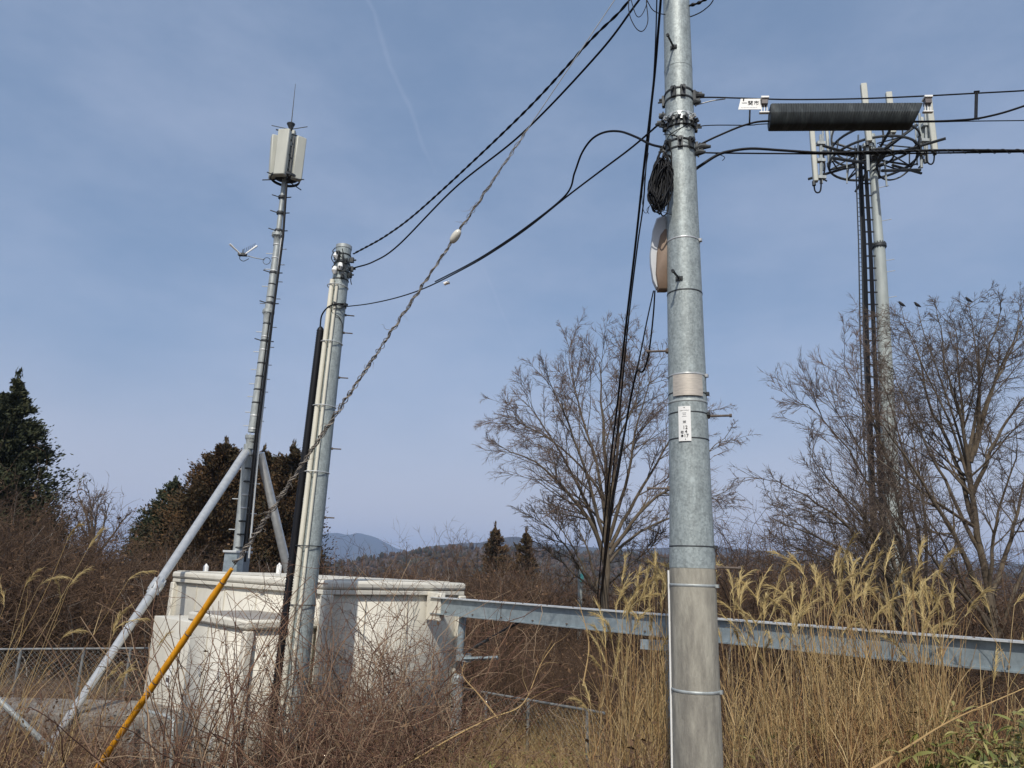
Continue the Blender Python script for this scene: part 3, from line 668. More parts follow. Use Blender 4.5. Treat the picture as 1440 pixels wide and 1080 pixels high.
# coil of spare cable hung on the pole
cc = thing('cable_coil', 'hanging bundle of coiled black cable on the left of the utility pole', 'cable coil', P(926, 216, YP-.1))
mb = MB()
for k_ in range(46):
    w_, h_ = rng.uniform(.012, .085), rng.uniform(.15, .25); cx, cy = 930+rng.normal(0, 2.2), 257+rng.normal(0, 5)
    t_ = np.linspace(0, 2*math.pi, 26); o = P(cx, cy, YP-.17+rng.normal(0, .022)); tl = rng.normal(-.12, .10)
    u = w_*np.cos(t_)*(1+.25*np.sin(3*t_+rng.uniform(0, 6))); v = h_*np.sin(t_)
    c_ = o+np.outer(u+v*-tl*.5, [1, 0, 0])+np.outer(v, [-.08, 0, 1])+np.outer(rng.normal(0, .02)*np.sin(2*t_), [0, 1, 0]); c_[:, 0] += .03*np.sin(v*6)
    mb.tube(c_, .0058, 5, False)
for k_ in range(6):
    a = P(925+rng.normal(0, 6), 285, YP-.08); mb.tube(spline([a, a+[rng.normal(0, .03), 0, -.06], a+[rng.normal(0, .05), 0, -.12+rng.uniform(0, .08)]], 5), .0025, 4)
mb.build('cable_loops', M['black'], cc, angle=None)
tb = P(922, 277, YP-.12); MB().tube([tb-[.025, 0, 0], tb+[.03, 0, .004]], .017, 10).build('tape', M['blue'], cc)

# repeater box on the far side of the pole
bx = P(922, 357, YP+.12); eb = thing('equipment_box', 'rounded white plastic box with brown back half hidden behind the utility pole', 'equipment box', bx)
pts2 = [(913.5, 375), (913, 360), (917, 325), (923, 307), (932, 303), (944, 303), (948, 330), (948, 395), (940, 408), (922, 409), (917, 398)]
fr = np.array([P(a, b, YP+.06) for a, b in pts2]); bk = np.array([P(a+3, b, YP+.36) for a, b in pts2])
mid = fr*.45+bk*.55
def loft(rings):
    n = len(rings[0]); V = np.vstack(rings); j = np.arange(n); F = [np.stack([j+i*n, (j+1) % n+i*n, (j+1) % n+(i+1)*n, j+(i+1)*n], -1) for i in range(len(rings)-1)]
    return MB().add(V, np.vstack(F), [list(range(n))[::-1]], [list(range((len(rings)-1)*n, len(rings)*n))])
def shrink(a, s): m_ = a.mean(0); return m_+(a-m_)*s
loft([shrink(fr, .93)-[0, .03, 0], shrink(fr, .99)-[0, .005, 0], bk, shrink(bk, .9)+[0, .03, 0]]).build('shell', M['boxshell'], eb, angle=50)
pts3 = [(922.5, 385), (924, 355), (929, 330), (935, 322), (948, 320), (948, 403), (938, 407.5), (926, 407.5)]
f3 = np.array([P(a, b, YP+.015) for a, b in pts3])
loft([shrink(f3, .95)-[0, .012, 0], f3, f3+[0, .06, 0]]).build('back_half', M['boxback'], eb, angle=50)
MB().tube([P(936, 330, YP+.02), P(936, 385, YP+.02)], .012, 8).build('bracket', M['steel_dark'], eb)

# ------------------------------------------------------------------ cables
def cable(name, label, c, r, m='black', k=7, group=None, cat='cable'):
    o = MB().tube(c, r, k).build(name, M[m], angle=None, origin=c[0]); return tag(o, label, cat, group)
Y2 = 10.0
# twisted service drop
c = wire([(949, -105), (885, 0), (830, 57), (735, 160), (600, 287), (545, 330), (497, 357)], YP, Y2, 16); n_ = len(c)*5; c = resample(c, n_)
sd = thing('service_cable', 'upper twisted black power cable running from the tall pole to the short pole top', 'cable', c[0])
MB().tube(twist(c, .0065, 24), .0082, 6).build('strand', M['black'], sd, angle=None); MB().tube(twist(c, .0065, 24, math.pi), .0082, 6).build('strand', M['black'], sd, angle=None)
c = wire([(950, -70), (895, 5), (840, 77), (735, 187), (640, 264), (560, 345), (525, 368), (497, 377)], YP, Y2, 14)
cable('service_cable', 'thin lower black power cable ending just under the top of the short pole', c, .0105)
# joints on the service drop near the top of the picture
for k_, (a, b) in enumerate((((880, 5), (866, 25)), ((852, 35), (838, 50)))):
    pass
# communication cable with its slack bow
c = wire([(934, 168), (890, 206), (845, 240), (795, 278), (740, 322), (690, 356), (650, 379), (600, 404), (560, 418), (520, 427), (488, 431)], YP, Y2, 10)
cable('communication_cable', 'sagging black communication cable meeting the short pole below its cable clamps', c, np.linspace(.0085, .0075, len(c)))
c2_ = wire([(936, 208), (915, 203), (895, 193), (872, 185), (850, 186), (832, 196), (818, 216), (808, 243), (795, 275), (740, 319.5), (690, 353.5), (655, 374), (612, 396)], YP, 8.9, 10)
cable('communication_cable', 'black cable with a high loop beside the tall pole that joins the sagging cable', c2_, np.linspace(.0105, .0085, len(c2_)))
tg = P(628, 398, 8.72); t_ = thing('cable_tag', 'small white and red tag tied to the sagging communication cable', 'tag', tg)
MB().tube([tg+[-.035, 0, -.012], tg+[.035, 0, .014]], [.02, .024], 9).build('sleeve', M['white'], t_); MB().tube([tg+[-.02, -.012, -.03], tg+[.01, -.012, .0]], .012, 6).build('tie', M['boxback'], t_)

# guy wire with its vine and yellow guard
pa, pz = P(947, -123, YP), PZ(128, 1094, gz(-4.1, 7.2)-.05)
gy = thing('guy_wire', 'straight steel guy wire from the tall pole down to the lower left', 'guy wire', pz)
MB().tube([pa, pz], .0045, 6).build('strand', M['guywire'], gy)
def guy(px):
    """point of the guy wire seen at photo column px"""
    lo, hi = 0.0, 1.0
    for _ in range(40):
        m_ = (lo+hi)/2; d = pa+(pz-pa)*m_-CAM; q = 720+FPX*np.dot(d, _R)/np.dot(d, _F)
        if q > px: lo = m_
        else: hi = m_
    return pa+(pz-pa)*lo
gd = norm(pz-pa)
ins = guy(640.5); MB().tube([ins+gd*.075*math.sin(x) for x in np.linspace(-1.57, 1.57, 15)], [max(.004, .040*math.cos(x)**.8) for x in np.linspace(-1.57, 1.57, 15)], 16).build('insulator', M['porcelain'], gy)
ga, gb_ = guy(326), guy(128)
L_ = np.linalg.norm(gb_-ga); n_ = 40
MB().tube([ga+(gb_-ga)*u for u in np.linspace(0, 1, n_)], [.020+.015*sstep(0, .10, u)+.0015*math.sin(u*60) for u in np.linspace(0, 1, n_)], 14).build('yellow_guard', M['yellow'], gy)
for u in (.06, .3, .53, .57, .8): MB().ring(ga+(gb_-ga)*u, gd, .0355, (.003, .006), 16, 6).build('guard_tie', M['rust'], gy)
c = resample(np.array([guy(742), guy(330)]), 420)
vt = thing('dry_vine', 'grey dried vine twisted thickly around the steel guy wire', 'vine', guy(330))
mb = MB(); u = np.linspace(0, 1, 420)
for k_ in range(5):
    rr_ = (.010+.010*u)*(1+.5*np.interp(u, np.linspace(0, 1, 24), rng.normal(0, 1, 24))); e = c.copy(); s0 = int(rng.uniform(0, 60)*(k_ > 1))
    e = twist(e, np.abs(rr_), rng.uniform(24, 46), rng.uniform(0, 6)); mb.tube(e[s0:], np.linspace(.003, .0062, 420-s0)*rng.uniform(.7, 1.1), 5)
mb.build('stems', M['vine'], vt, angle=None)
st = c[rng.integers(0, 420, 26)]; Pv = grow(st, rng.normal(0, 1, (26, 3)), rng.uniform(.04, .2, 26), 7, .6, -.05); mb = MB(); mb.tubes(Pv, taper(np.full(26, .003), 7), 4)
mb.build('tendrils', M['vine'], vt, angle=None)['kind'] = 'stuff'

# cables falling away beside the pole to the low post in the thicket
YE = 24
ends = P(838, 866, YE)
c = wire([(934, -60), (926, 40), (919, 120), (905, 240), (893, 350), (880, 460), (868, 570), (853, 700), (838, 866)], YP+.25, YE, 10)
cable('drop_cable', 'thick black cable hanging steeply just left of the utility pole down into the thicket', c, np.linspace(.012, .017, len(c)))
c = wire([(921, -60), (918, 60), (912, 160), (905, 235), (901, 290), (893, 348), (880, 460), (870, 570), (858, 680), (840, 868)], YP+.2, YE, 10)
cable('drop_cable', 'thin black cable hanging beside the thick one left of the utility pole', c+[.03, .02, 0], np.linspace(.006, .012, len(c)))
c = np.vstack([wire([(921, 409), (919, 440), (915, 478), (910, 508), (903, 523), (896, 521), (890, 545), (884, 575)], YP+.2, 7.2, 8)[:-1], wire([(884, 575), (870, 660), (857, 745), (843, 868)], 7.2, YE, 10)])
cable('drop_cable', 'black cable from the white box that droops in a small loop before running down', c, np.linspace(.006, .014, len(c)))
c = wire([(919, 409), (909, 455), (900, 500), (892, 535), (884, 577), (868, 660), (855, 745), (842, 866)], YP+.2, YE, 10)
cable('drop_cable', 'straight thin black cable leading down from the bottom of the white box', c, np.linspace(.005, .012, len(c)))
c = wire([(912, 215), (906, 250), (903, 275), (905, 296), (910, 299), (913, 290)], YP, YP, 8); cable('loose_wire', 'thin wire loop dangling beside the coiled cable bundle', c, .0025)
c = wire([(890, -40), (884, 10), (892, 36), (903, 44), (911, 30), (909, 0), (912, -30)], YP-.1, YP-.1, 8); cable('loose_wire', 'blue black wire loop hanging at the top edge left of the pole', c, .004)
c = wire([(880, -30), (895, 22), (908, 10), (911, -20)], YP-.12, YP-.12, 8); cable('loose_wire', 'small shallow wire loop above the hanging one at the top edge', c, .0035)
c = wire([(908, -3), (918, 14), (932, 20), (945, 19)], YP-.1, YP-.02, 8); cable('loose_wire', 'short wire curving onto the left side of the pole top', c, .004)
c = wire([(960, 26), (975, 22), (990, 14), (1003, 0), (1012, -30)], YP, YP-.2, 8); cable('loose_wire', 'wire bow curving up from the right side of the pole top', c, .005)
c = wire([(955, 14), (970, 8), (985, 3), (1010, -12)], YP, YP-.2, 10); cable('taped_cable', 'thick taped cable end leaving the right of the pole at the top edge', resample(c, 60), .012+.004*np.sin(np.linspace(0, 40, 60)))

# wires to the right, the splice closure and its brackets
YR = 5.0
c = wire([(972, 141), (990, 137), (1040, 138), (1110, 140), (1200, 139), (1280, 136), (1375, 131), (1440, 127.5), (1560, 120)], YP, YR, 8)
cable('messenger_wire', 'uppermost straight wire at the right that the black closure hangs from', c, .0062)
c = wire([(978, 148), (1000, 142), (1020, 139)], YP, 5.38, 6); cable('wire_grip', 'short steel dead end wire gripping the uppermost wire beside the pole', c, .005, 'guywire')
c = wire([(970, 212), (985, 203), (1012, 190), (1050, 175), (1085, 170), (1180, 171), (1290, 171), (1350, 169), (1388, 164), (1440, 149), (1560, 105)], YP, YR, 9)
cable('communication_cable', 'black cable entering both ends of the black splice closure', c, .0085)
c = wire([(960, 184), (985, 177.5), (1008, 176), (1055, 176), (1090, 174), (1290, 172), (1360, 170.5), (1440, 169.5), (1560, 168)], YP, YR+.05, 8)
cable('communication_wire', 'thin wavy wire passing level behind the black splice closure', c, .0042)
c = wire([(975, 240), (988, 231), (1010, 217.5), (1030, 212), (1058, 209), (1100, 211.5), (1160, 215), (1230, 213.5), (1330, 211.5), (1440, 212), (1560, 213)], YP, YR, 9)
cable('communication_cable', 'thick black cable bowing up from the pole to the lowest right hand wire', c, np.interp(np.arange(len(c)), [0, 40, len(c)], [.013, .0105, .0105]))
c = wire([(972, 214), (1000, 215), (1040, 215.5), (1100, 216), (1200, 216.5), (1300, 215.5), (1440, 213.5), (1560, 212)], YP, YR+.02, 8)
cable('messenger_wire', 'lowest straight wire at the right that carries the thick black cable', c, .0065)
c = resample(wire([(1210, 214.5), (1330, 213), (1440, 212.8), (1560, 212.5)], 5.22, YR, 12), 240)
cable('lashing_wire', 'spiral lashing wire wound round the lowest cables at the right edge', twist(c, .017, 17), .0025, 'steel_dark', 5)
c = wire([(998, 214), (1010, 217), (1019, 221), (1016, 226)], 5.39, 5.37, 6); cable('wire_tail', 'short clipped wire tail under the cable joint right of the pole', c, .003)
for (a, b, y_, lab) in (((1054.5, 155), (1054, 175), 5.33, 'short black hanger strap under the white name tag'),):
    cable('cable_hanger', lab, np.array([P(*a, y_), P((a[0]+b[0])/2, (a[1]+b[1])/2, y_), P(*b, y_)]), .007)
hgp = thing('cable_hanger', 'double black hanger loop between two wires near the right edge of the photo', 'hanger', P(1373, 150, 5.1))
mb = MB(); mb.tube([P(1372, 128, 5.1), P(1371, 168, 5.1)], .006, 7); mb.tube([P(1374.5, 128, 5.1), P(1373.5, 168, 5.1)], .006, 7); mb.tube([P(1370, 166.5, 5.1), P(1377, 167, 5.1)], .008, 7); mb.tube([P(1370, 129, 5.1), P(1377, 128.5, 5.1)], .008, 7); mb.build('strap', M['black'], hgp)

ca, cb_ = P(1082, 165.5, 5.30), P(1288, 164.5, 5.12); cdv = norm(cb_-ca); cup = norm(np.cross(np.cross(cdv, [0, 0, 1]), cdv)); csd = np.cross(cdv, cup)
cl = thing('splice_closure', 'long black plastic cable splice closure hanging from the wires at the right', 'cable closure', (ca+cb_)/2)
def crect(c_, s_, hh, _r=0):
    pr = [(.046, 1), (.062, .93), (.088, .0), (.095, -.10), (.094, -.22), (.062, -.84), (.05, -.96), (.03, -1)]
    pr = pr+[(-x, z) for x, z in pr[::-1]]
    return np.array([c_+csd*x*s_+cup*z*hh+cdv*z*.035*_r for x, z in pr])
hh_ = 16.2*mpp(ca)*1.0; rings = []; NL = 121
skew = np.linspace(-1, 1, 20)
for i in range(NL):
    u = i/(NL-1); e = min(u, 1-u)*NL; s = 1.0 if 1 < e else .96+.04*e
    rb_ = (1+.02*math.cos(i*math.pi)) if 4 < e else 1
    rings.append(crect(ca+(cb_-ca)*u+cdv*0, s*rb_, hh_*(1.03-.06*u)*s, u))
loft(rings).build('body', M['closure'], cl, angle=30)
for pxa, pyt, endp, gap in ((1075, 139, ca, 1), (1304, 138, cb_, -1)):
    q = P(pxa, pyt+1, 5.31 if gap > 0 else 5.11); s_ = mpp(q)
    h = thing('closure_bracket', 'white hanging bracket with grey clip at the %s end of the black closure' % ('left' if gap > 0 else 'right'), 'bracket', q, 'closure brackets')
    MB().box(q+cup*.004, (11*s_, .07, .018), cdv, cup).build('cap', M['white'], h, bevel=.003)
    MB().box(q-cup*6*s_+csd*0, (8.5*s_, .055, 7*s_), cdv, cup).build('clip', M['greyplastic'], h, bevel=.003)
    mb = MB()
    for dx in (-3.6, 0, 3.6): mb.box(q+cdv*dx*s_-cup*15*s_, (1.1*s_, .012, 12*s_), cdv, cup)
    mb.box(q-cup*21*s_-cdv*0, (13*s_, .03, 1.6*s_), cdv, cup); mb.build('arm', M['white'], h)
# name tag on the wire
q = P(1056, 146.5, 5.335); s_ = mpp(q); tn = thing('name_tag', 'small white name tag with black Japanese writing clipped to the uppermost wire', 'sign', q)
tup = norm(cup*.93+cdv*.22); tfw = norm(np.cross(cdv, tup))
MB().box(q, (30*s_, .004, 17*s_), cdv, tup).build('plate', M['white'], tn)   # re-sheared below
sh = tn.children[0].data
for v in sh.vertices:
    co = np.array(v.co); hgt = float(np.dot(co, tup)); v.co = Vector(co+cdv*hgt*.18)
nrm = -np.cross(tup, cdv); nrm = nrm if np.dot(nrm, CAM-q) > 0 else -nrm
for ch, dx in (('一', -9), ('関', -.8), ('市', 7.2)):
    text_mesh('lettering', ch, q+cdv*dx*s_+cup*1.0*s_+nrm*.0035, cdv, cup, 7.6*s_, M['ink'], tn)
mb = MB()
for dx in np.linspace(-12, 8, 11): mb.box(q+cdv*(dx-.8)*s_-cup*5.6*s_+nrm*.0035, (1.2*s_, .0012, .6*s_), cdv, cup)
mb.build('small_print', M['fadeink'], tn)
for dx in (-10.5, 13): MB().tube([q+cdv*dx*s_+cup*5.5*s_+nrm*.006, q+cdv*(dx+1.2)*s_+cup*10.5*s_-nrm*.002], .005, 6).build('clip', M['black'], tn)

# ------------------------------------------------------------------ short pole with white pipes
qa, qb = P(483.5, 350, Y2), P(404, 1062, Y2-.02)
ax2 = norm(qa-qb); base2 = np.array([qb[0], qb[1], gz(qb[0], qb[1])-.15])
def p2(py):
    u = (py-1062)/(350-1062)
    lo, hi = -.1, 1.1
    for _ in range(40):
        m_ = (lo+hi)/2; d = qb+(qa-qb)*m_-CAM; v = 540-FPX*np.dot(d, _U)/np.dot(d, _F)
        if v > py: lo = m_
        else: hi = m_
    return qb+(qa-qb)*lo
def r2(py): return np.interp(py, [350, 430, 700, 860, 1060], [10.6, 11.6, 14.2, 15.8, 17.5])*mpp(p2(py))
sp = thing('utility_pole', 'short galvanised steel pole with white pipes and black conduit in front of the shelter', 'utility pole', base2)
qs = [1062, 950, 860, 720, 580, 430, 350]
MB().tube([base2]+[p2(q) for q in qs], [r2(1060)]+[r2(q) for q in qs], 32).build('shaft', M['galv'], sp)
MB().tube([p2(350)-ax2*.01, p2(350)+ax2*.04, p2(350)+ax2*.05], [r2(350)+.006, r2(350)+.006, r2(350)*.6], 32).build('cap', M['galv2'], sp)
def on2(py, ang, off): c_ = p2(py); return c_+camdir(c_, rad(ang))*(r2(py)+off)
for ang, off, top, rr_ in ((-48, .032, 398, .034), (-16, .022, 405, .022)):
    qs = np.linspace(top, 1058, 10); MB().tube([on2(q, ang, off) for q in qs], rr_, 12).build('white_pipe', M['pvc'], sp)
qs = np.linspace(462, 1060, 210); cpts = resample(np.array([on2(q, -82, .075) for q in qs]), 320)
rr_ = .049+.005*np.where(np.arange(320) % 2 == 0, 1, -1); rr_[:4] = [.012, .03, .042, .046]
MB().tube(cpts, rr_, 12).build('corrugated_conduit', M['corr'], sp, angle=None)
for q, mk in ((484, 'flange'), (573, 'flange'), (665, 'flange'), (768, 'steel_dark'), (405, 'flange'), (850, 'steel_dark')):
    mb = MB(); cn = p2(q); R0 = r2(q); pl = []
    for a in np.linspace(-100, 260, 40):
        extra = .068*max(0, math.cos(rad((a+45)*.9)))**2 if -110 < a < 45 else 0
        pl.append(cn+camdir(cn, rad(a))*(R0+.006+extra))
    mb.tube(pl, .007, 6); mb.build('strap', M[mk], sp)
for q, a in ((467, 84), (442, 86), (530, 84), (630, 85), (727, 86), (820, 85)):
    mb = MB(); cn = p2(q); d = camdir(cn, rad(a)); mb.tube([cn+d*(r2(q)-.02), cn+d*(r2(q)+.13)], .009, 7); mb.tube([cn+d*(r2(q)-.02), cn+d*(r2(q)+.02)], .018, 7); mb.build('step_bolt', M['rust'], sp)
mb = MB()
for q in (360, 372, 384, 395): mb.ring(p2(q), ax2, r2(q)+.004, (.005, .009), 28, 6)
for q, a in ((366, 70), (378, 75), (388, 60), (372, 20), (382, -10), (392, 10), (362, -30)):
    cn = p2(q); d = camdir(cn, rad(a)); mb.box(cn+d*(r2(q)+.03), (.05, .05, .07), d, ax2); mb.tube([cn+d*r2(q), cn+d*(r2(q)+.09)], .012, 6)
for k_ in range(12):
    a0 = rng.uniform(-60, 70); q = rng.uniform(362, 396); mb.tube(spline([on2(q+v*9, a0+rng.normal(0, 14), .02+rng.uniform(0, .05)) for v in np.linspace(-1, 1, 4)], 5), .007, 5)
mb.build('cable_clamp', M['steel_dark'], sp)
mb = MB()
for q, a in ((361, -40), (376, -8), (381, -38)): mb.tube([on2(q, a, .03), on2(q+5, a, .045), on2(q+9, a, .03)], [.03, .04, .025], 10)
mb.build('insulator', M['white'], sp)
mb = MB(); mb.ring(p2(431), ax2, r2(431)+.006, (.006, .014), 28, 6); mb.box(on2(431, 45, .03), (.05, .06, .04), camdir(p2(431), rad(45)))
for k_ in range(5): mb.tube(spline([on2(431, 60, .03), on2(436+rng.normal(0, 3), 20, .05), on2(433+rng.normal(0, 2), -20, .06)], 6), .006, 5)
mb.build('lower_clamp', M['steel_dark'], sp)
c = spline([on2(430, 40, .02), on2(433, 0, .05), on2(437, -40, .06), on2(447, -75, .085), on2(463, -82, .085)], 8); MB().tube(c, .011, 7).build('cable', M['black'], sp)
c = spline([on2(445, -20, .05), on2(450, 20, .012), on2(459, 50, .01), on2(468, 62, .01)], 8); MB().tube(c, .005, 6).build('thin_wire', M['steel_dark'], sp)

# ------------------------------------------------------------------ white telecom shelter
zr = P(460, 816, 11.0)[2]; zg = -1.45
A0 = P(460, 816, 11.0); A0 = np.array([A0[0], A0[1], 0])
B0 = P(245, 799, 15.0); B0 = np.array([B0[0], B0[1], 0])
eL = norm(B0-A0); LL_ = np.linalg.norm(B0-A0); eR = np.array([-eL[1], eL[0], 0.0]); eR = eR if eR[0] > 0 else -eR
RR = 2.62
nL, nR = -eR, -eL       # outward normals of the left and right faces
shl = thing('equipment_shelter', 'large cream panelled equipment shelter with flat stained roof behind the short pole', 'shelter', A0+np.array([0, 0, zg]))
def sp3(a, b, z): return A0+eL*a+eR*b+np.array([0, 0, z])
def block(a0, a1, b0, b1, z0, z1, mb=None):
    mb = mb or MB(); return mb.box(sp3((a0+a1)/2, (b0+b1)/2, (z0+z1)/2), (abs(a1-a0), abs(b1-b0), z1-z0), eL)
block(.06, LL_-.06, .06, RR-.06, zg, zr-.12).build('wall', M['cream'], shl, smooth=False)
for a in (.05, LL_-.05):
    for b in (.05, RR-.05): block(a-.075, a+.075, b-.075, b+.075, zg, zr-.203).build('corner_post', M['cream'], shl, bevel=.02)
mb = block(-.02, LL_+.02, -.02, RR+.02, zr-.13, zr); mb.build('roof', M['cream'], shl, bevel=.045)
mb = block(.0, LL_, .0, RR, zr-.20, zr-.132); mb.build('eave_moulding', M['cream'], shl, bevel=.012)
mb = MB()
for i in range(5): block(.25+i*1.15, .25+i*1.15+.9, .12, RR-.12, zr+.002, zr+.014, mb)
mb.build('roof_panel', M['creamtop'], shl, bevel=.008)
for a in np.arange(1.0, LL_-.3, 1.18): block(a-.006, a+.006, .045, .058, zg, zr-.2).build('panel_joint', M['creamtop'], shl)
for b in (.72, 1.5): block(.045, .058, b-.006, b+.006, zg, zr-.2).build('panel_joint', M['creamtop'], shl)
mb = MB()
for a, b, dz in ((LL_*.62, -.012, zr-.17), (LL_*.35, -.012, zr-.175)): mb.box(sp3(a, b, dz), (.12, .02, .05), eL)
mb.build('latch', M['creamtop'], shl, bevel=.006)
for px, py in ((290, 795), (393, 794)):
    q = P(px, py, 15.4); MB().tube([(q[0], q[1], zr), (q[0], q[1], q[2]-.02), (q[0], q[1], q[2]+.035)], [.05, .05, .006], 10).build('roof_bolt_cap', M['white'], shl)
# bracket where the cable beam enters
beamA = sp3(0, 1.966*1.0, 0); 
qh = P(606, 852, 12.34); bh_ = MB().box(qh+nR*.14+eR*-.02, (.34, .10, .42), nR); bh_.build('cable_hood', M['cream'], shl, bevel=.01)
# label on the lower cabinet is on that cabinet; this is the front one
N0 = P(349, 873, 10.4); N0[2] = 0
def sq3(a, b, z): return N0+eL*a+eR*b+np.array([0, 0, z])
zc = P(349, 872, 10.4)[2]; CW, CD = 1.88, 1.05
cab = thing('equipment_cabinet', 'smaller cream cabinet with sloping stained lid standing in front of the large shelter', 'cabinet', N0+np.array([0, 0, -1.4]))
MB().box(sq3(CW/2, CD/2, (zc-.13-1.4)/2), (CW-.06, CD-.06, zc-.13+1.4), eL).build('body', M['cream'], cab, smooth=False)
mb = MB(); mb.box(sq3(.04, .04, (zc-.14-1.4)/2), (.13, .13, zc-.14+1.4), eL); mb.build('corner_post', M['cream'], cab, bevel=.025)
mb = MB(); mb.box(sq3(CW/2, CD/2, zc-.065), (CW+.06, CD+.06, .13), eL); mb.build('lid', M['cream'], cab, bevel=.035); MB().box(sq3(CW/2, CD/2, zc+.004), (CW-.06, CD-.06, .012), eL).build('lid_sheet', M['lid'], cab, bevel=.004)
for a in (.62, 1.25): MB().box(sq3(a, .022, (zc-.16-1.4)/2), (.012, .01, zc-.18+1.4), eL).build('door_gap', M['creamtop'], cab)
mb = MB()
for a, z in ((.7, .1), (.7, -.75), (1.33, .1)): mb.box(sq3(a, .012, z), (.05, .03, .12), eL)
mb.build('handle', M['flange'], cab, bevel=.006)
# lower panel cabinet to its left
M0 = P(275, 868, 12.0); M0[2] = 0
zl = P(222, 866, 13.2)[2]
def sm3(a, b, z): return M0+eL*a+eR*b+np.array([0, 0, z])
q = P(216, 868, 13.2); LW = float(np.dot(np.array([q[0], q[1], 0])-M0, eL))
lc = thing('equipment_cabinet', 'lowest cream cabinet, a plain box at the far left end of the large shelter', 'cabinet', M0+np.array([0, 0, -1.5]))
MB().box(sm3(LW/2-.3, .3, (zl-1.5)/2), (LW+.6, .58, zl+1.5), eL).build('body', M['cream'], lc, smooth=False, bevel=.01)
qd = P(243, 950, 12.55); MB().box(sm3(float(np.dot(qd-M0, eL)), -.004, qd[2]+.03), (.17, .012, .34), eL).build('label_plate', M['white'], lc)
MB().box(sm3(float(np.dot(qd-M0, eL)), -.012, qd[2]-.06), (.13, .006, .06), eL).build('label_print', M['greyplastic'], lc)
# bent pipe rail in front of it
ra_ = [P(208, 1000, 11.2), P(240, 1009, 10.9), P(244, 1015, 10.87), P(240, 1085, 10.87)]
ra_ = [np.array([ra_[0][0], ra_[0][1], gz(ra_[0][0], ra_[0][1])])]+ra_; ra_.append(np.array([ra_[-1][0], ra_[-1][1], gz(ra_[-1][0], ra_[-1][1])]))
tag(MB().tube(ra_, .028, 10).build('pipe_rail', M['galv2'], origin=ra_[0]), 'low bent grey pipe rail in front of the lowest cream cabinet', 'rail')

# ------------------------------------------------------------------ long steel beam
Ba, Bb = P(609, 851, 12.25), P(1440, 916, 6.55); Bb = np.array([Bb[0], Bb[1], Ba[2]-.0]); 
bdir = norm(Bb-Ba); Be = Ba+bdir*10.6
bm = thing('cable_beam', 'long blue grey galvanised steel channel beam carrying cables from the shelter to the right', 'beam', Ba)
hb = .125
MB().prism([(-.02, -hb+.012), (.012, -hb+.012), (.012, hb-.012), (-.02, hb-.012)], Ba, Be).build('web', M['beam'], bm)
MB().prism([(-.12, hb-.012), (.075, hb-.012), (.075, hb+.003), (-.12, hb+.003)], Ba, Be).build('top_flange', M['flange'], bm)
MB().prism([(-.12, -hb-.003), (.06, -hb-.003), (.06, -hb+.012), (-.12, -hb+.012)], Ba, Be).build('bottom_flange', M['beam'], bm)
mb = MB(); bs = np.cross(bdir, [0, 0, 1]); Lb = np.linalg.norm(Be-Ba)
for s in np.arange(.2, Lb, .46):
    mb.tube([Ba+bdir*s+bs*.05+np.array([0, 0, hb]), Ba+bdir*s+bs*.05+np.array([0, 0, hb+.016])], .011, 6); mb.tube([Ba+bdir*(s+.1)+bs*.04-np.array([0, 0, hb+.02]), Ba+bdir*(s+.1)+bs*.04-np.array([0, 0, hb])], .009, 6)
for s in np.arange(.35, Lb, .62): mb.tube([Ba+bdir*s+bs*(.010 if bs[1] < 0 else -.018)+np.array([0, 0, -.085]), Ba+bdir*s+bs*(.034 if bs[1] < 0 else -.044)+np.array([0, 0, -.085])], .012, 6)
mb.build('bolt', M['rust'], bm)
if bs[1] > 0: bs = -bs
# support leg by the shelter
lt, lm, lb_ = P(651, 866, 11.9), P(644, 950, 11.9), P(639, 1045, 11.9)
leg = thing('beam_support', 'grey steel leg under the beam beside the shelter, wider at its foot', 'support', lb_)
MB().tube([(lt[0], lt[1], Ba[2]-hb), lm+(lt-lm)*.25], .055, 14).build('upper_post', M['beam'], leg)
MB().tube([lm+(lt-lm)*.45, lm+(lt-lm)*.02], .045, 12).build('neck', M['steel_dark'], leg)
MB().tube([lm+[0, 0, .03], lm-[0, 0, .02], (lb_[0], lb_[1], gz(lb_[0], lb_[1])-.05)], [.045, .085, .085], 16).build('foot_sleeve', M['galv2'], leg)
MB().tube([P(652, 919, 11.85), P(735, 872, 11.3)], .022, 8).build('brace', M['steel_dark'], leg)
mb = MB(); mb.tube([P(646, 927, 11.88), P(700, 925, 11.6)], .028, 4); mb.box(P(655, 925, 11.86), (.16, .05, .12)); mb.build('side_bracket', M['beam'], leg)
l2t, l2b = P(944, 905, 8.6), P(946, 1080, 8.6)
leg2 = thing('beam_support', 'grey steel leg under the beam half hidden by the thick utility pole', 'support', (l2b[0], l2b[1], -1.1))
xx, yy_ = l2t[0]-.02, l2t[1]
MB().tube([(xx, yy_, -1.25), (xx, yy_, Ba[2]-hb-.0)], .055, 14).build('upper_post', M['beam'], leg2)
MB().box((xx-.14, yy_-.02, l2t[2]-.02), (.36, .06, .10), (1, -.4, 0)).build('side_bracket', M['beam'], leg2)
# far end support outside to the right
e_ = Ba+bdir*9.9; leg3 = thing('beam_support', 'steel leg under the far right end of the long beam', 'support', (e_[0], e_[1], gz(e_[0], e_[1])))
MB().tube([(e_[0], e_[1], gz(e_[0], e_[1])-.1), (e_[0], e_[1], Ba[2]-hb)], .055, 12).build('upper_post', M['beam'], leg3)

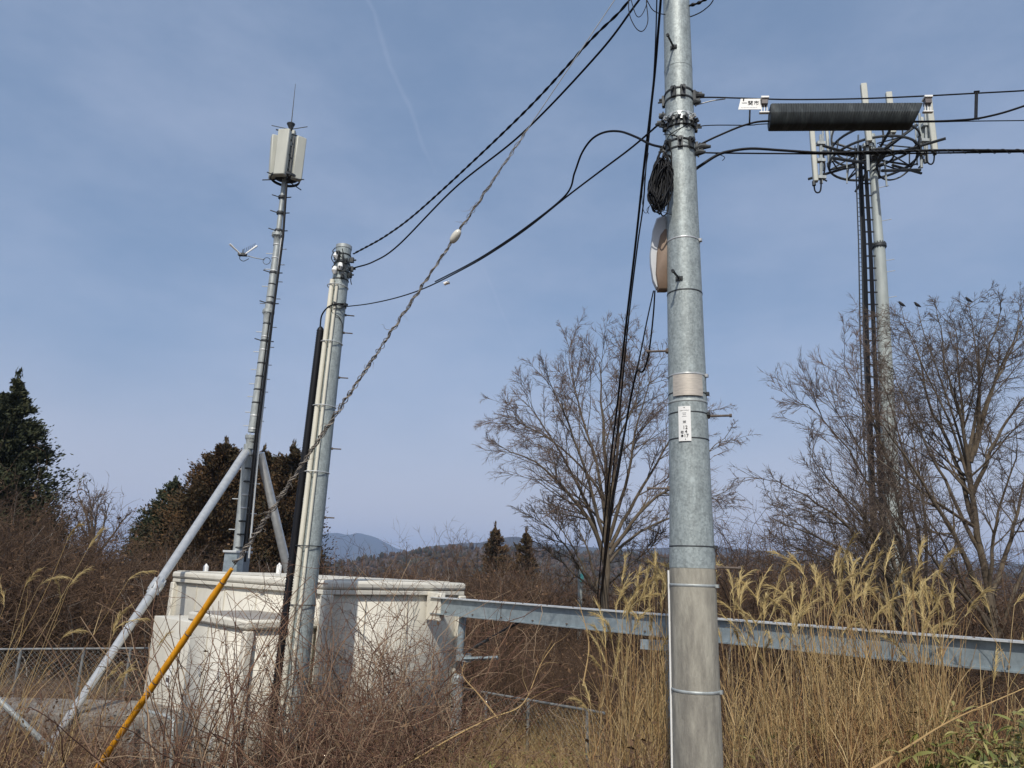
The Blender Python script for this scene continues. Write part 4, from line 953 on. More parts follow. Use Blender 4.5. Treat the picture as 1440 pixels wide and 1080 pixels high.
# ------------------------------------------------------------------ slim mast behind the shelter
YM = 17.5
def frus(mb, pts, ws, Y, k=20):
    cs = [P(a, b, Y) for a, b in pts]; mb.tube(cs, [w_/2*mpp(c_) for c_, w_ in zip(cs, ws)], k); return cs
mz = P(333, 797, YM)
mast = thing('antenna_mast', 'slim grey steel mast on tubular legs topped with white panel antennas behind the shelter', 'antenna mast', (mz[0], mz[1], -1.3))
q = P(333, 790, YM); s_ = mpp(q)
MB().box((q[0], q[1], (q[2]+.23-1.3)/2), (27*s_, .5, q[2]+.23+1.3), (1, .05, 0)).build('foot', M['beam'], mast, bevel=.01)
MB().box((q[0], q[1], q[2]+.22), (31*s_, .58, .05), (1, .05, 0)).build('foot_plate', M['flange'], mast, bevel=.006)
for pts, ws, mk in (([(334, 778), (349.5, 625)], (13.5, 12.5), 'galv2'), ([(355, 608), (377.5, 442)], (12.5, 11), 'galv2'), ([(378, 436), (391, 338)], (11.5, 9.5), 'galv2'), ([(391.5, 328), (400, 250)], (7.5, 6), 'galv2')):
    mb = MB(); frus(mb, pts, ws, YM); mb.build('shaft', M[mk], mast)
for x_, y_, w0, w1 in ((354, 615, 12.5, 18), (377.6, 439, 11, 16.5), (391, 331, 9.5, 17)):
    up_m = norm(P(400, 250, YM)-P(378, 440, YM)); c_ = P(x_, y_, YM); m_ = mpp(c_); mb = MB()
    mb.tube([c_-up_m*.28, c_-up_m*.10, c_-up_m*.035], [w0*.52*m_, w0*.56*m_, w1*.46*m_], 20); mb.tube([c_-up_m*.033, c_+up_m*.002], w1*.5*m_, 20); mb.tube([c_+up_m*.006, c_+up_m*.04], w1*.5*m_, 20)
    for k_ in range(8):
        d = np.array([math.cos(k_*.785), math.sin(k_*.785), 0])*w1*.42*m_; mb.tube([c_+d-up_m*.06, c_+d+up_m*.07], .014, 6)
    mb.build('flange', M['galv2'], mast)
mb = MB(); frus(mb, [(344, 790), (362, 610), (384, 440), (398, 333), (403, 258)], (4, 4, 3.5, 3.5, 3.5), YM-.2, 6); frus(mb, [(341, 785), (359, 610), (380, 440)], (2, 2, 2), YM-.22, 6); mb.build('feed_cable', M['black'], mast)
mb = MB(); frus(mb, [(350, 785), (364, 625), (384.5, 440), (396, 335)], (3, 3, 2.5, 2.5), YM-.12, 6); mb.build('cable_rail', M['flange'], mast)
for q_ in np.linspace(345, 770, 24):
    c_ = P(np.interp(q_, [250, 330, 440, 610, 780], [400, 391.5, 378, 355, 336]), q_, YM); MB().ring(c_, norm(P(391, 330, YM)-P(336, 780, YM)), np.interp(q_, [345, 780], [4.9, 7.2])*mpp(c_), (.012, .02), 18, 5).build('cable_band', M['steel_dark'] if int(q_) % 3 else M['flange'], mast)
bolts = []
for py in (770, 745, 722, 702, 680, 660): bolts.append((py, -1 if (py//20) % 2 else 1, 13))
for py in (592, 573, 551, 533, 513, 488, 460, 420, 396, 372, 350): bolts += [(py, 1, 9), (py+7, -1, 9)]
def mx_(py): return np.interp(py, [250, 330, 440, 610, 780], [400, 391.5, 378, 355, 336])
for py, sd_, L in bolts:
    c_ = P(mx_(py), py, YM); MB().tube([c_, c_+np.array([sd_*(L+5)*mpp(c_), 0, .0])], .012, 6).build('step_bolt', M['flange'], mast)
for py in (278, 300, 325, 384, 427, 480):
    c_ = P(mx_(py), py, YM); d_ = 14*mpp(c_)
    mb = MB(); mb.tube([c_+[-d_, -.05, .05], c_+[-.03, 0, 0]], .014, 6); mb.tube([c_+[.03, 0, 0], c_+[d_, -.1, -.03]], .014, 6); mb.ring(c_, (0, 0, 1), .09, (.02, .04), 16, 6); mb.build('climbing_step', M['steel_dark'], mast)
# tubular legs
mb = MB(); la, lbq = P(345, 637, YM-.15), P(72, 1046, 11.2); lm_ = la+(lbq-la)*.5
def legpt(px):
    lo, hi = 0., 1.
    for _ in range(40):
        m_ = (lo+hi)/2; d = la+(lbq-la)*m_-CAM; qx = 720+FPX*np.dot(d, _R)/np.dot(d, _F)
        if qx > px: lo = m_
        else: hi = m_
    return la+(lbq-la)*lo
jc = legpt(220); ld = norm(lbq-la)
lo_ = MB(); rA, rB = 5.9*mpp(la), 5.9*mpp(jc)
lo_.tube([la, jc], [rA, rB], 20); lo_.tube([jc, lbq, lbq+ld*.4], [rB*1.03, 5.6*mpp(lbq), 5.6*mpp(lbq)], 20)
lg = lo_.build('leg', M['tube'], mast)
mb = MB(); mb.tube([jc-ld*.22, jc-ld*.1, jc-ld*.03, jc+ld*.03, jc+ld*.1, jc+ld*.24], [rB*1.03, rB*1.15, rB*1.55, rB*1.55, rB*1.15, rB*1.03], 16)
A_ = norm(np.cross(ld, [0, 0, 1])); B_ = np.cross(ld, A_)
for a in range(8):
    d = A_*math.cos(a*.785)+B_*math.sin(a*.785); mb.box(jc+d*rB*1.2, (.30, .014, rB*.6), ld, d)
mb.build('flange', M['tube'], lg)
mb = MB()
for u in np.linspace(.63, .93, 7): c_ = la+(lbq-la)*u; mb.ring(c_, ld+rng.normal(0, .25, 3), 6.0*mpp(c_), .006, 20, 5)
mb.build('wire_turn', M['rust'], lg)
ra2, rb2 = P(366, 637, YM+.1), P(407, 812, YM+1.2); dd = norm(rb2-ra2)
MB().tube([ra2, rb2, rb2+dd*2.2], [5.7*mpp(ra2), 6.0*mpp(rb2), 6.0*mpp(rb2)], 20).build('leg', M['tube'], mast)
# panel antennas round the top
top = P(401, 180, YM); s_ = mpp(top)
def mpt(px, py, Y=YM): return P(px, py, Y)
def panel(pt_, pb_, wpx, dpt, face, m, parent, bev=.03, name='panel_antenna'):
    s = mpp(pt_); up_ = norm(pt_-pb_); return MB().box((pt_+pb_)/2, (wpx*s, dpt, np.linalg.norm(pt_-pb_)), face, up_).build(name, m, parent, bevel=bev)
pm = panel(mpt(399.5, 183, YM-.32), mpt(395, 247, YM-.32), 17, .17, (1, -.12, 0), M['offw'], mast)
panel(mpt(386, 192, YM-.1), mpt(382.5, 250, YM-.1), 12, .16, (.45, -.9, 0), M['offw'], mast)
panel(mpt(424.5, 194, YM-.1), mpt(415.5, 253, YM-.1), 14, .16, (.8, .6, 0), M['offw'], mast)
panel(mpt(407, 184, YM+.3), mpt(403, 248, YM+.3), 15, .17, (1, .1, 0), M['offw'], mast)
panel(mpt(412, 190, YM+.15), mpt(405, 250, YM+.15), 5, .10, (1, .5, 0), M['offw'], mast)
mb = MB(); frus(mb, [(401, 250), (409, 176)], (5, 5), YM, 10)
for py in (188, 205, 225, 245):
    c_ = P(np.interp(py, [176, 250], [409, 401]), py, YM)
    for a in (0, 1, 2, 3): mb.tube([c_, c_+np.array([math.cos(a*1.57+.5), math.sin(a*1.57+.5), 0])*.36], .018, 6)
mb.ring(P(401, 252, YM), (0, 0, 1), .36, (.02, .04), 28, 6); mb.ring(P(401.2, 249, YM), (0, 0, 1), .2, (.14, .02), 28, 6)
for d_ in ((-.55, -.1, -.1), (.55, -.2, -.1), (-.3, -.5, -.1), (.3, .45, -.05)): mb.tube([P(401, 252, YM), P(401, 252, YM)+np.array(d_)], .014, 6)
for d_ in ((-.5, 0, .1), (.45, 0, .1)): mb.tube([P(408, 182, YM), P(408, 182, YM)+np.array(d_)], .012, 6)
mb.tube([P(414, 192, YM-.2), P(411, 215, YM-.2), P(407, 248, YM-.2)], .03, 6); mb.build('antenna_frame', M['steel_dark'], mast)
mb = MB(); frus(mb, [(408.5, 184), (409, 179), (409.2, 174.5)], (4, 7, 11.5), YM, 18); mb.build('beacon', M['steel_dark'], mast)
MB().tube([P(409.5, 176, YM), P(415.5, 118, YM)], [.014, .006], 6).build('lightning_rod', M['steel_dark'], mast)
# yagi antenna on its arm
yc = P(341, 358, YM-.5); ya = thing('yagi_antenna', 'small silver yagi antenna on a thin arm left of the slim mast', 'antenna', yc)
MB().tube([P(372, 365, YM-.1), P(360, 363, YM-.4), yc], .012, 6).build('arm', M['flange'], ya)
mb = MB(); mb.tube([P(323, 343, YM-.8), P(338, 357, YM-.6)], [.028, .016], 6); mb.tube([P(345, 357, YM-.6), P(361, 346, YM-.3)], [.016, .03], 6); mb.build('reflector', M['white'], ya)
mb = MB(); mb.box(yc, (.2, .1, .06)); mb.tube([yc, yc+[0, 0, .14]], .012, 6)
for i, u in enumerate(np.linspace(0, 1, 6)):
    c_ = P(345+u*15, 357-u*10, YM-.6+.3*u); h_ = .15-.012*i; mb.tube([c_-[.05, .0, h_*.5], c_+[-.03, 0, h_]], .006, 5)
mb.tube(spline([yc+[-.05, 0, 0], yc+[-.05, 0, -.12], yc+[.05, 0, -.17], yc+[.17, 0, -.1]], 6), .009, 5)
mb.ring(P(375, 367, YM-.15), (0, 1, 0), .09, .008, 18, 5); mb.build('elements', M['steel_dark'], ya)

# ------------------------------------------------------------------ big antenna tower
YT = 22
tw = thing('antenna_tower', 'tall grey tubular antenna tower with ladder and ringed platform behind the bare trees', 'antenna tower', (P(1258, 800, YT)[0], YT, -1.3))
def tx(py): return np.interp(py, [110, 240, 345, 450, 800], [1222.5, 1228, 1236, 1242, 1259])
cs = [P(tx(q), q, YT) for q in (345, 450, 560, 680, 800)]; cs = cs+[np.array([cs[-1][0]+.1, YT, -1.5])]
MB().tube(cs, [w_/2*mpp(c_) for c_, w_ in zip(cs, (15.5, 17.5, 20, 22.5, 25.5, 27))], 28).build('shaft', M['tower'], tw)
cs = [P(tx(q), q, YT) for q in (347, 300, 240, 190)]; MB().tube(cs, [w_/2*mpp(c_) for c_, w_ in zip(cs, (13, 12, 10.5, 9))], 24).build('shaft', M['tower'], tw)
fc = P(tx(346), 346, YT); mb = MB(); mb.tube([fc-[0, 0, .05], fc+[0, 0, .05]], 9.8*mpp(fc), 28)
for a in range(14): mb.tube([fc+[math.cos(a*.449)*.185, math.sin(a*.449)*.185, -.1], fc+[math.cos(a*.449)*.185, math.sin(a*.449)*.185, .11]], .018, 6)
mb.build('flange', M['steel_dark'], tw)
# ladder
def side(py, off, dy=-.25): q = P(tx(py), py, YT); return P(tx(py)-off*np.interp(py, [240, 270, 480, 780], [.95, 1, 1.33, 1.45]), py, YT+dy)
qs = np.linspace(205, 790, 14)
mb = MB(); mb.tube([side(q, 25.5) for q in qs], .022, 6); mb.tube([side(q, 22, .1) for q in qs], .016, 6)
for q in np.linspace(215, 785, 90): mb.tube([side(q, 25.5), side(q, 21.5, -.2)], .010, 5)
mb.tube([side(q, 21.5, -.2) for q in qs], .018, 6); mb.build('ladder', M['steel_dark'], tw)
mb = MB()
for off, r_ in ((19, .05), (16.8, .028), (11.5, .045), (9.3, .028)): mb.tube([side(q, off, -.2) for q in qs], r_, 7)
mb.build('feed_cable', M['black'], tw)
mb = MB()
for q in np.arange(258, 770, 17):
    mb = MB(); mb.tube([side(q, 21.5, -.15), side(q, 5, -.15)], .028, 5); mb.build('cable_bracket', M['steel_dark'], tw)
mb = MB()
for q in (265, 312, 368, 384, 420): c_ = P(tx(q), q, YT); mb.tube([c_, c_+[.42, -.1, .06]], .012, 5)
mb.build('step_bolt', M['flange'], tw)
# platform
pc = P(1228, 224, YT); pc2 = P(1229.5, 205, YT)
RP = 58*mpp(pc)
pf = MB()
for c_, r_ in ((pc, RP), (pc2, RP*.98)):
    pf.ring(c_, (0, 0, 1), r_, (.035, .045), 48, 6)
pf.ring(pc+[0, 0, .02], (0, 0, 1), RP*.45, (.03, .04), 30, 6)
for k_ in range(8):
    a = k_*math.pi/4+.2; d = np.array([math.cos(a), math.sin(a), 0])
    pf.tube([pc+d*.2, pc+d*RP], .035, 6); pf.tube([pc2+d*.15, pc+d*RP*.98], .024, 5)
    pf.tube([pc+d*RP, pc2+d*RP*.98], .024, 5)
for k_ in range(6):
    a = k_*math.pi/3+.35; d = np.array([math.cos(a), math.sin(a), 0]); pf.tube([pc+d*RP*.6-[0, 0, .02], pc+d*(RP+.75)-[0, 0, .02]], .045, 6)
pf.tube([P(1170, 222, YT-1.3), P(1222, 230, YT-.6)], .05, 6); pf.tube([P(1240, 240, YT-.8), P(1294, 239, YT-.3)], .05, 6)
pf.ring(pc+np.array([-.65, -.35, .55]), (.3, .9, .2), .78, (.03, .03), 36, 6); pf.ring(pc+np.array([.62, -.3, -.15]), (-.2, .6, .7), .7, (.03, .03), 36, 6)
pf.tube([pc+[.1, -.2, .1], pc+[RP*.9, -.6, .95]], .05, 6); pf.tube([pc+[.0, -.2, 0], pc+[-RP*.8, .5, .9]], .04, 6); pf.tube([pc+[0, .2, 0], pc+[.3, 1.2, .9]], .04, 6)
pf.tube([pc-[0, 0, .15], pc+[0, 0, .1]], [.2, .42], 20); pf.build('platform', M['steel_dark'], tw)
# antennas
def ant(pt_, pb_, w_, dY, m='offw', dep=.16):
    o = panel(P(*pt_, YT+dY), P(*pb_, YT+dY), w_, dep, (1, -.2, 0), M[m], tw, .03); c_ = P(*pb_, YT+dY)
    MB().tube([c_+[0, 0, -.12], c_+[0, 0, .02]], .06, 8).build('connector', M['steel_dark'], o); return o
ant((1144, 180), (1144.5, 256), 6.8, -1.0); ant((1216.5, 118), (1219.5, 200), 8.2, -1.3); ant((1252, 130), (1253, 188), 8.2, .8); ant((1306, 140), (1314, 213), 8, -.6)
ant((1163, 172), (1165, 230), 4, .9, 'offw', .12); ant((1298, 165), (1301, 225), 4, 1.2, 'offw', .12)
mb = MB()
for (a, b, c_, d, r_, dy) in ((1154, 190, 1155, 258, .05, -.9), (1157, 178, 1158, 240, .035, -.5), (1169, 175, 1170, 228, .04, .5), (1293, 160, 1296, 236, .045, -.3), (1287, 170, 1290, 232, .03, .3), (1301, 150, 1304, 228, .04, -.5), (1255, 182, 1256, 235, .035, .9), (1219, 190, 1221, 240, .05, -1.2), (1244, 225, 1247, 262, .03, -.2), (1191, 215, 1191, 258, .02, -.2), (1207, 190, 1206, 250, .03, -.4)):
    mb = MB(); mb.tube([P(a, b, YT+dy), P(c_, d, YT+dy)], r_, 7); mb.build('mounting_pipe', M['galv2'], tw)
mb = MB()
for (a, b, dy) in ((1154, 202, -.9), (1154, 226, -.9), (1155, 250, -.9), (1158, 215, -.5), (1296, 190, -.3), (1298, 215, -.4), (1302, 176, -.5), (1219, 205, -1.2), (1300, 198, -.5)):
    mb.box(P(a, b, YT+dy), (.26, .16, .1))
mb.build('pipe_clamp', M['galv2'], tw)
mb = MB()
for pts, dy in (([(1144.5, 258), (1146, 268), (1150, 271), (1154, 267), (1155, 250)], -.95), ([(1314, 215), (1313, 227), (1309, 231), (1304, 227), (1303, 212)], -.55), ([(1158, 218), (1160, 235), (1158, 250), (1163, 255)], -.7), ([(1298, 220), (1297, 230), (1292, 236)], -.3), ([(1219.5, 203), (1222, 215), (1226, 225)], -.9), ([(1170, 226), (1180, 238), (1200, 236), (1224, 238)], -.2), ([(1290, 230), (1265, 238), (1240, 232), (1228, 240)], -.2)):
    mb.tube(spline([P(a, b, YT+dy) for a, b in pts], 6), .026, 6)
mb.build('jumper_cable', M['black'], tw)
q = P(1256, 236, YT); MB().box(P(1299, 190, YT-.3), (.32, .2, .6)).build('radio_unit', M['tower'], tw, bevel=.02)

# small far post with a teal band, and the hidden drop post
fp = P(816, 796, 23); fb = np.array([fp[0], 23, gz(fp[0], 23)])
po = thing('distant_post', 'thin grey post with a teal collar standing in the brown thicket', 'post', fb)
MB().tube([fb, fp], 3.2*mpp(fp), 10).build('shaft', M['tower'], po); MB().tube([P(818, 807, 22.9), P(818.5, 818, 22.9)], [.05, .06], 10).build('collar', M['teal'], po)
db = np.array([ends[0], YE, gz(ends[0], YE)]); tag(MB().tube([db, ends+[0, 0, .15]], .05, 10).build('cable_post', M['tower'], origin=db), 'short post behind the steel beam where the hanging black cables end', 'post')

# ------------------------------------------------------------------ chain link fences
def fence(name, label, px, Y0, Y1, posts, low):
    a, b = P(*px[0], Y0), P(*px[1], Y1)
    t = thing(name, label, 'fence', (a[0], a[1], gz(a[0], a[1])))
    MB().tube([a, (a+b)/2, b], .018, 10).build('top_rail', M['rail'], t)
    for u in posts:
        q = a+(b-a)*u; MB().tube([(q[0], q[1], gz(q[0], q[1])-.1), q+[0, 0, .02]], .023, 10).build('post', M['rail'], t)
    # diamond netting
    n = 60; H = low; d = b-a; L = np.linalg.norm(d); mb = MB(); s = .085; k_ = int(L/s); nh = int(H/s); PP = []
    for i in range(-nh, k_):
        for sg in (0, 1):
            q0 = i*s; pts = []
            for (x_, z_) in ((q0, 0), (q0+H, H)):
                pts.append((x_, z_ if sg == 0 else H-z_))
            (xa, za), (xb, zb_) = pts
            ta, tb_ = max(0, -xa/(xb-xa)), min(1, (L-xa)/(xb-xa))
            if tb_ <= ta: continue
            PP.append([a+d*((xa+(xb-xa)*v)/L)-np.array([0, 0, .03+za+(zb_-za)*v]) for v in (ta, tb_)])
    PP = np.array(PP); mb.tubes(PP, np.full(PP.shape[:2], .0012), 3); mb.build('netting', M['galv2'], t, angle=None)
    return t
fence('wire_fence', 'grey chain link fence with pipe rail at the left of the shelter', [(-120, 914), (222, 911.5)], 13.2, 13.6, (.02, .43, .69, .885), 1.15)
fence('wire_fence', 'low chain link fence with pipe rail between the shelter leg and the tall grass', [(648, 968), (850, 1003)], 12.6, 10.4, (.21, .52, .9), .7)
# slanting bare pipe in the left corner
tag(MB().tube([P(-40, 952, 10.2), P(0, 986, 10.2), P(70, 1052, 10.4), P(95, 1085, 10.5)], .034, 10).build('pipe', M['galv2'], origin=P(70, 1052, 10.4)), 'slanting grey pipe in the bottom left corner beside the mast leg', 'pipe')
pd = P(150, 1050, 12.2); MB_ = MB().box((pd[0]-.3, 12.3, -1.05), (3.6, 1.2, .9), (1, .04, 0)); tag(MB_.build('concrete_block', M['pad'], bevel=.02, origin=(pd[0], 12.3, -1.5)), 'low grey concrete footing at the foot of the mast leg behind the yellow guard', 'footing')
pst = P(187, 1040, 11.6); tag(MB().tube([(pst[0], 11.6, gz(pst[0], 11.6)), P(187, 1018, 11.6)], .05, 10).build('stub_post', M['galv2'], origin=(pst[0], 11.6, gz(pst[0], 11.6))), 'short grey stub post beside the yellow guard on the concrete footing', 'post')

# ------------------------------------------------------------------ birds in the tree
for px, py, lab in ((1268, 428, 'leftmost of the three small dark birds perched in the treetop at the right'), (1290, 429, 'middle one of the three small dark birds in the treetop at the right'), (1362, 422, 'rightmost small dark bird perched in the treetop, apart from the other two')):
    c_ = P(px, py, 14); f = rng.choice([-1, 1])
    b = thing('bird', lab, 'bird', c_, 'birds in the treetop')
    mb = MB(); mb.tube([c_+[f*-.075, 0, -.04], c_+[f*-.04, 0, -.02], c_, c_+[f*.025, 0, .025], c_+[f*.035, 0, .045], c_+[f*.05, 0, .05], c_+[f*.07, 0, .045]], [.004, .02, .032, .026, .02, .016, .003], 10)
    mb.tube([c_+[0, 0, -.03], c_+[0, 0, -.09]], .004, 4); mb.tube([c_+[f*.02, .02, -.03], c_+[f*.02, .02, -.09]], .004, 4); mb.build('body', M['bird'], b)

# ------------------------------------------------------------------ foreground plants
def pampas(label, pxr, yr, n, tops, nplume, reds=.0, lean=(-.03, .09), leaves=3):
    """clump of dry pampas stalks: feet spread over px range and distances, tops along the seen line"""
    pc0 = P(sum(pxr)/2, 900, sum(yr)/2); t = thing('pampas_grass', label, 'grass clump', (pc0[0], pc0[1], gz(pc0[0], pc0[1])), 'clumps of dry pampas grass')
    Y = rng.uniform(*yr, n); cen = rng.uniform(pxr[0], pxr[1], 9); px = np.where(rng.random(n) < .55, rng.choice(cen, n)+rng.normal(0, (pxr[1]-pxr[0])*.045, n), rng.uniform(*pxr, n))
    px = np.clip(px, pxr[0]-12, pxr[1]+12)
    top = np.interp(px, [a for a, b in tops], [b for a, b in tops])
    B = np.array([P(a, 900, y) for a, y in zip(px, Y)]); zt = np.array([P(a, b, y)[2] for a, b, y in zip(px, top, Y)]); B[:, 2] = gz(B[:, 0], B[:, 1])-.03
    H = (zt-B[:, 2])*rng.beta(1.9, 1.5, n)*.95; H = np.maximum(H, .4)
    D = np.stack([rng.normal(lean[0], lean[1], n), rng.normal(0, .08, n), np.ones(n)], 1)
    S = grow(B, D, H, 9, .035, .0); Rr = taper(rng.uniform(.0024, .0052, n), 9, .45)
    mb = MB(); mb.tubes(S, Rr, 4)
    # dry leaves leaving the stalks
    m = n*leaves; idx = rng.integers(0, n, m); f = rng.integers(1, 7, m); st = S[idx, f]; az = rng.uniform(0, 6.28, m)
    LP = grow(st, np.stack([np.cos(az)*.5, np.sin(az)*.5, np.full(m, 1.5)], 1), rng.uniform(.2, .7, m), 7, .05, -.17); mb.tubes(LP, taper(rng.uniform(.002, .0052, m), 7, .12), 3)
    o = mb.build('stalks', M['straw'], t, angle=None); o['kind'] = 'stuff'
    # plumes on the tallest stalks
    tall = np.argsort(-(H/np.maximum(zt-B[:, 2], .1))-rng.uniform(0, .45, n))[:nplume]; pb_ = S[tall, -1]; fl = norm(S[tall, -1]-S[tall, -2])
    sd_ = np.where(rng.random(len(tall)) < .75, 1, -1)*1.0
    spn = grow(pb_, fl+np.stack([sd_*rng.uniform(.0, .45, len(tall)), rng.normal(0, .2, len(tall)), np.zeros(len(tall))], 1), rng.uniform(.16, .40, len(tall)), 8, .05, -.12)
    mb = MB(); mb.tubes(spn, taper(np.full(len(tall), .003), 8, .4), 3)
    k_ = 58; ii = np.repeat(np.arange(len(tall)), k_); f = rng.uniform(0, 6.99, len(ii)); i0 = f.astype(int); w_ = (f-i0)[:, None]
    q = spn[ii, i0]*(1-w_)+spn[ii, np.minimum(i0+1, 7)]*w_; tg_ = norm(spn[ii, np.minimum(i0+1, 7)]-spn[ii, i0])
    fr_ = grow(q, tg_*1.6+rng.normal(0, .24, (len(ii), 3)), rng.uniform(.04, .11, len(ii)), 5, .08, -.12)
    mb.tubes(fr_, taper(np.full(len(ii), .0023), 5, .35), 3)
    o = mb.build('plumes', M['plume'], t, angle=None); o['kind'] = 'stuff'
    return t
pampas('tall pampas clump with nodding plumes just left of the thick utility pole', (838, 946), (6.6, 8.0), 270, [(820, 950), (850, 900), (875, 800), (910, 785), (946, 775)], 44, lean=(.04, .07))
pampas('thin pampas clump just right of the thick utility pole', (1012, 1128), (6.0, 8.4), 230, [(1010, 780), (1040, 810), (1080, 830), (1128, 800)], 26)
pampas('densest and tallest pampas clump at the right in front of the long beam', (1136, 1320), (5.9, 7.6), 500, [(1130, 800), (1160, 765), (1215, 760), (1260, 790), (1310, 770), (1325, 850)], 62)
pampas('sparse leaning pampas stalks at the right edge before the low green bamboo grass', (1316, 1440), (5.9, 7.4), 60, [(1310, 800), (1390, 750), (1440, 830)], 12, lean=(.25, .2))
pampas('few long pampas stalks with drooping plumes at the left edge of the photo', (-60, 120), (7.6, 9.0), 46, [(-60, 700), (20, 730), (60, 800), (120, 840)], 17, lean=(.22, .14), leaves=3)
# dry short grass and ground scrub
def scrub(name, label, pxr, yr, n, hr, m, mk, leafn=0, cat='undergrowth', lean=.5, r=.003, tw=(3, 0), up=-.05, lsz=.06, lm=None):
    Y = rng.uniform(*yr, n); px = rng.uniform(*pxr, n); B = np.array([P(a, 900, y) for a, y in zip(px, Y)]); B[:, 2] = gz(B[:, 0], B[:, 1])-.02
    S = grow(B, np.stack([rng.normal(0, lean, n), rng.normal(0, lean, n), np.ones(n)], 1), rng.uniform(*hr, n), 7, .16, up); mb = MB(); R0 = taper(r*rng.uniform(.6, 1.4, n), 7, .3); mb.tubes(S, R0, 4)
    if tw[0]: P1, R1 = spawn(S, R0, tw[0], .5, 50, .15, 5, .2, up, .6, rmin=.0012); mb.tubes(P1, R1, 3)
    if tw[1]: P2, R2 = spawn(P1, R1, tw[1], .5, 50, .15, 4, .2, up, .7, rmin=.001); mb.tubes(P2, R2, 3)
    o = mb.build(name, M[mk], angle=None); tag(o, label, cat, kind='stuff')
    if leafn:
        k_ = rng.integers(0, n, leafn); C = S[k_, rng.integers(0, 7, leafn)]+rng.normal(0, .03, (leafn, 3)); C[:, 2] = np.maximum(C[:, 2], gz(C[:, 0], C[:, 1])+.01)
        lb = MB(); scatter_leaves(lb, C, lsz); lo = lb.build('leaves', lm or M['litter'], o, smooth=False); lo['kind'] = 'stuff'
    return o
scrub('dry_grass', 'short dry grass and weeds between the shelter and the tall pampas', (630, 850), (7.6, 13), 4600, (.2, .95), None, 'straw', 5000, tw=(2, 0), r=.0028)
scrub('dry_grass', 'dry brown weeds under the pampas clumps at the right', (840, 1460), (5.9, 10), 4200, (.2, .9), None, 'bramble', 5000, tw=(2, 0), r=.0026, lean=.35)
scrub('dry_grass', 'upright reddish brown stalks low under the beam at the right', (1120, 1420), (6.0, 7.8), 900, (.5, 1.25), None, 'redstalk', 0, tw=(1, 0), r=.0034, lean=.1, up=.0)
scrub('dry_grass', 'brown weeds around the fence at the lower left', (-80, 205), (9.5, 14), 2200, (.2, 1.15), None, 'bramble', 6000, tw=(3, 2), r=.003)
scrub('undergrowth', 'brown matted scrub in front of the right hand trees behind the beam', (860, 1480), (9.5, 13), 2600, (.4, 1.7), None, 'brush', 5000, tw=(4, 3), r=.0045, lean=.35)
scrub('undergrowth', 'brown matted scrub behind the low fence beside the shelter', (640, 900), (13, 19), 2600, (.4, 1.8), None, 'brush', 6000, tw=(4, 3), r=.005, lean=.35)
# brambles hanging in front of the shelter
def bramble(label, pxr, yr, n, hr, tw=(5, 3), lean=.3, up=-.03, r=.005, wand=.16, rm=.002, mk='bramble', group='brambles before the shelter', leafn=0):
    Y = rng.uniform(*yr, n); px = rng.normal(sum(pxr)/2, (pxr[1]-pxr[0])*.27, n); B = np.array([P(a, 1000, y) for a, y in zip(px, Y)]); B[:, 2] = gz(B[:, 0], B[:, 1])-.03
    ce = B.mean(0); t = thing('bramble_bush', label, 'bush', (ce[0], ce[1], gz(ce[0], ce[1])), group)
    H = rng.uniform(*hr, n); S = grow(B, np.stack([rng.normal(0, lean, n), rng.normal(0, lean*.5, n), np.ones(n)], 1), H, 13, wand, up); R0 = taper(r*rng.uniform(.6, 1.3, n), 13, .35)
    mb = MB(); mb.tubes(S, R0, 5); mb.build('stems', M[mk], t, angle=None)['kind'] = 'stuff'
    mb = MB(); P1, R1 = spawn(S, R0, tw[0], .42, 55, .15, 8, .2, up, .6, rmin=rm*1.25); mb.tubes(P1, R1, 4)
    if tw[1]: P2, R2 = spawn(P1, R1, tw[1], .5, 50, .15, 5, .25, up, .7, rmin=rm); mb.tubes(P2, R2, 3)
    mb.build('twigs', M[mk], t, angle=None)['kind'] = 'stuff'
    if leafn:
        k_ = rng.integers(0, n, leafn); C = S[k_, rng.integers(1, 12, leafn)]+rng.normal(0, .025, (leafn, 3)); lb = MB(); scatter_leaves(lb, C, .05); lb.build('leaves', M['litter'], t, smooth=False)['kind'] = 'stuff'
    return t
bramble('upright thin bare stems in front of the cream cabinets near the yellow guard', (190, 400), (7.8, 9.6), 80, (1.0, 2.9), (2, 1), lean=.22, r=.0095, wand=.12, rm=.0028)
bramble('tangled bramble mound at the foot of the short pole with white pipes', (390, 600), (7.6, 9.3), 330, (.5, 2.1), (4, 2), lean=.4, up=-.06, r=.0062, rm=.0026, leafn=700)
bramble('arching bramble in front of the right face of the shelter', (480, 660), (9.0, 11.2), 210, (1.0, 3.5), (4, 2), r=.0085, rm=.003, lean=.42, up=-.07, wand=.2, leafn=300)
bramble('thin vine stems climbing the short pole with white pipes', (390, 470), (9.1, 9.8), 70, (1.2, 3.1), (4, 2), r=.007, rm=.0028, lean=.14, up=0.0, leafn=200)
bramble('low red brown bramble along the bottom edge between the shelter and the pampas', (560, 840), (7.4, 9.6), 300, (.3, 1.05), (4, 2), r=.0055, lean=.6, up=-.06, leafn=900)
bramble('tangled bramble at the lower left corner around the slanting pipe', (-40, 200), (8.0, 9.8), 90, (.6, 1.7), (4, 2), lean=.4, r=.0065, leafn=200)
bramble('bare red brown saplings behind the roof of the white shelter', (470, 720), (14.6, 17), 110, (1.6, 3.1), (4, 3), lean=.18, up=.0, r=.008, group='saplings')
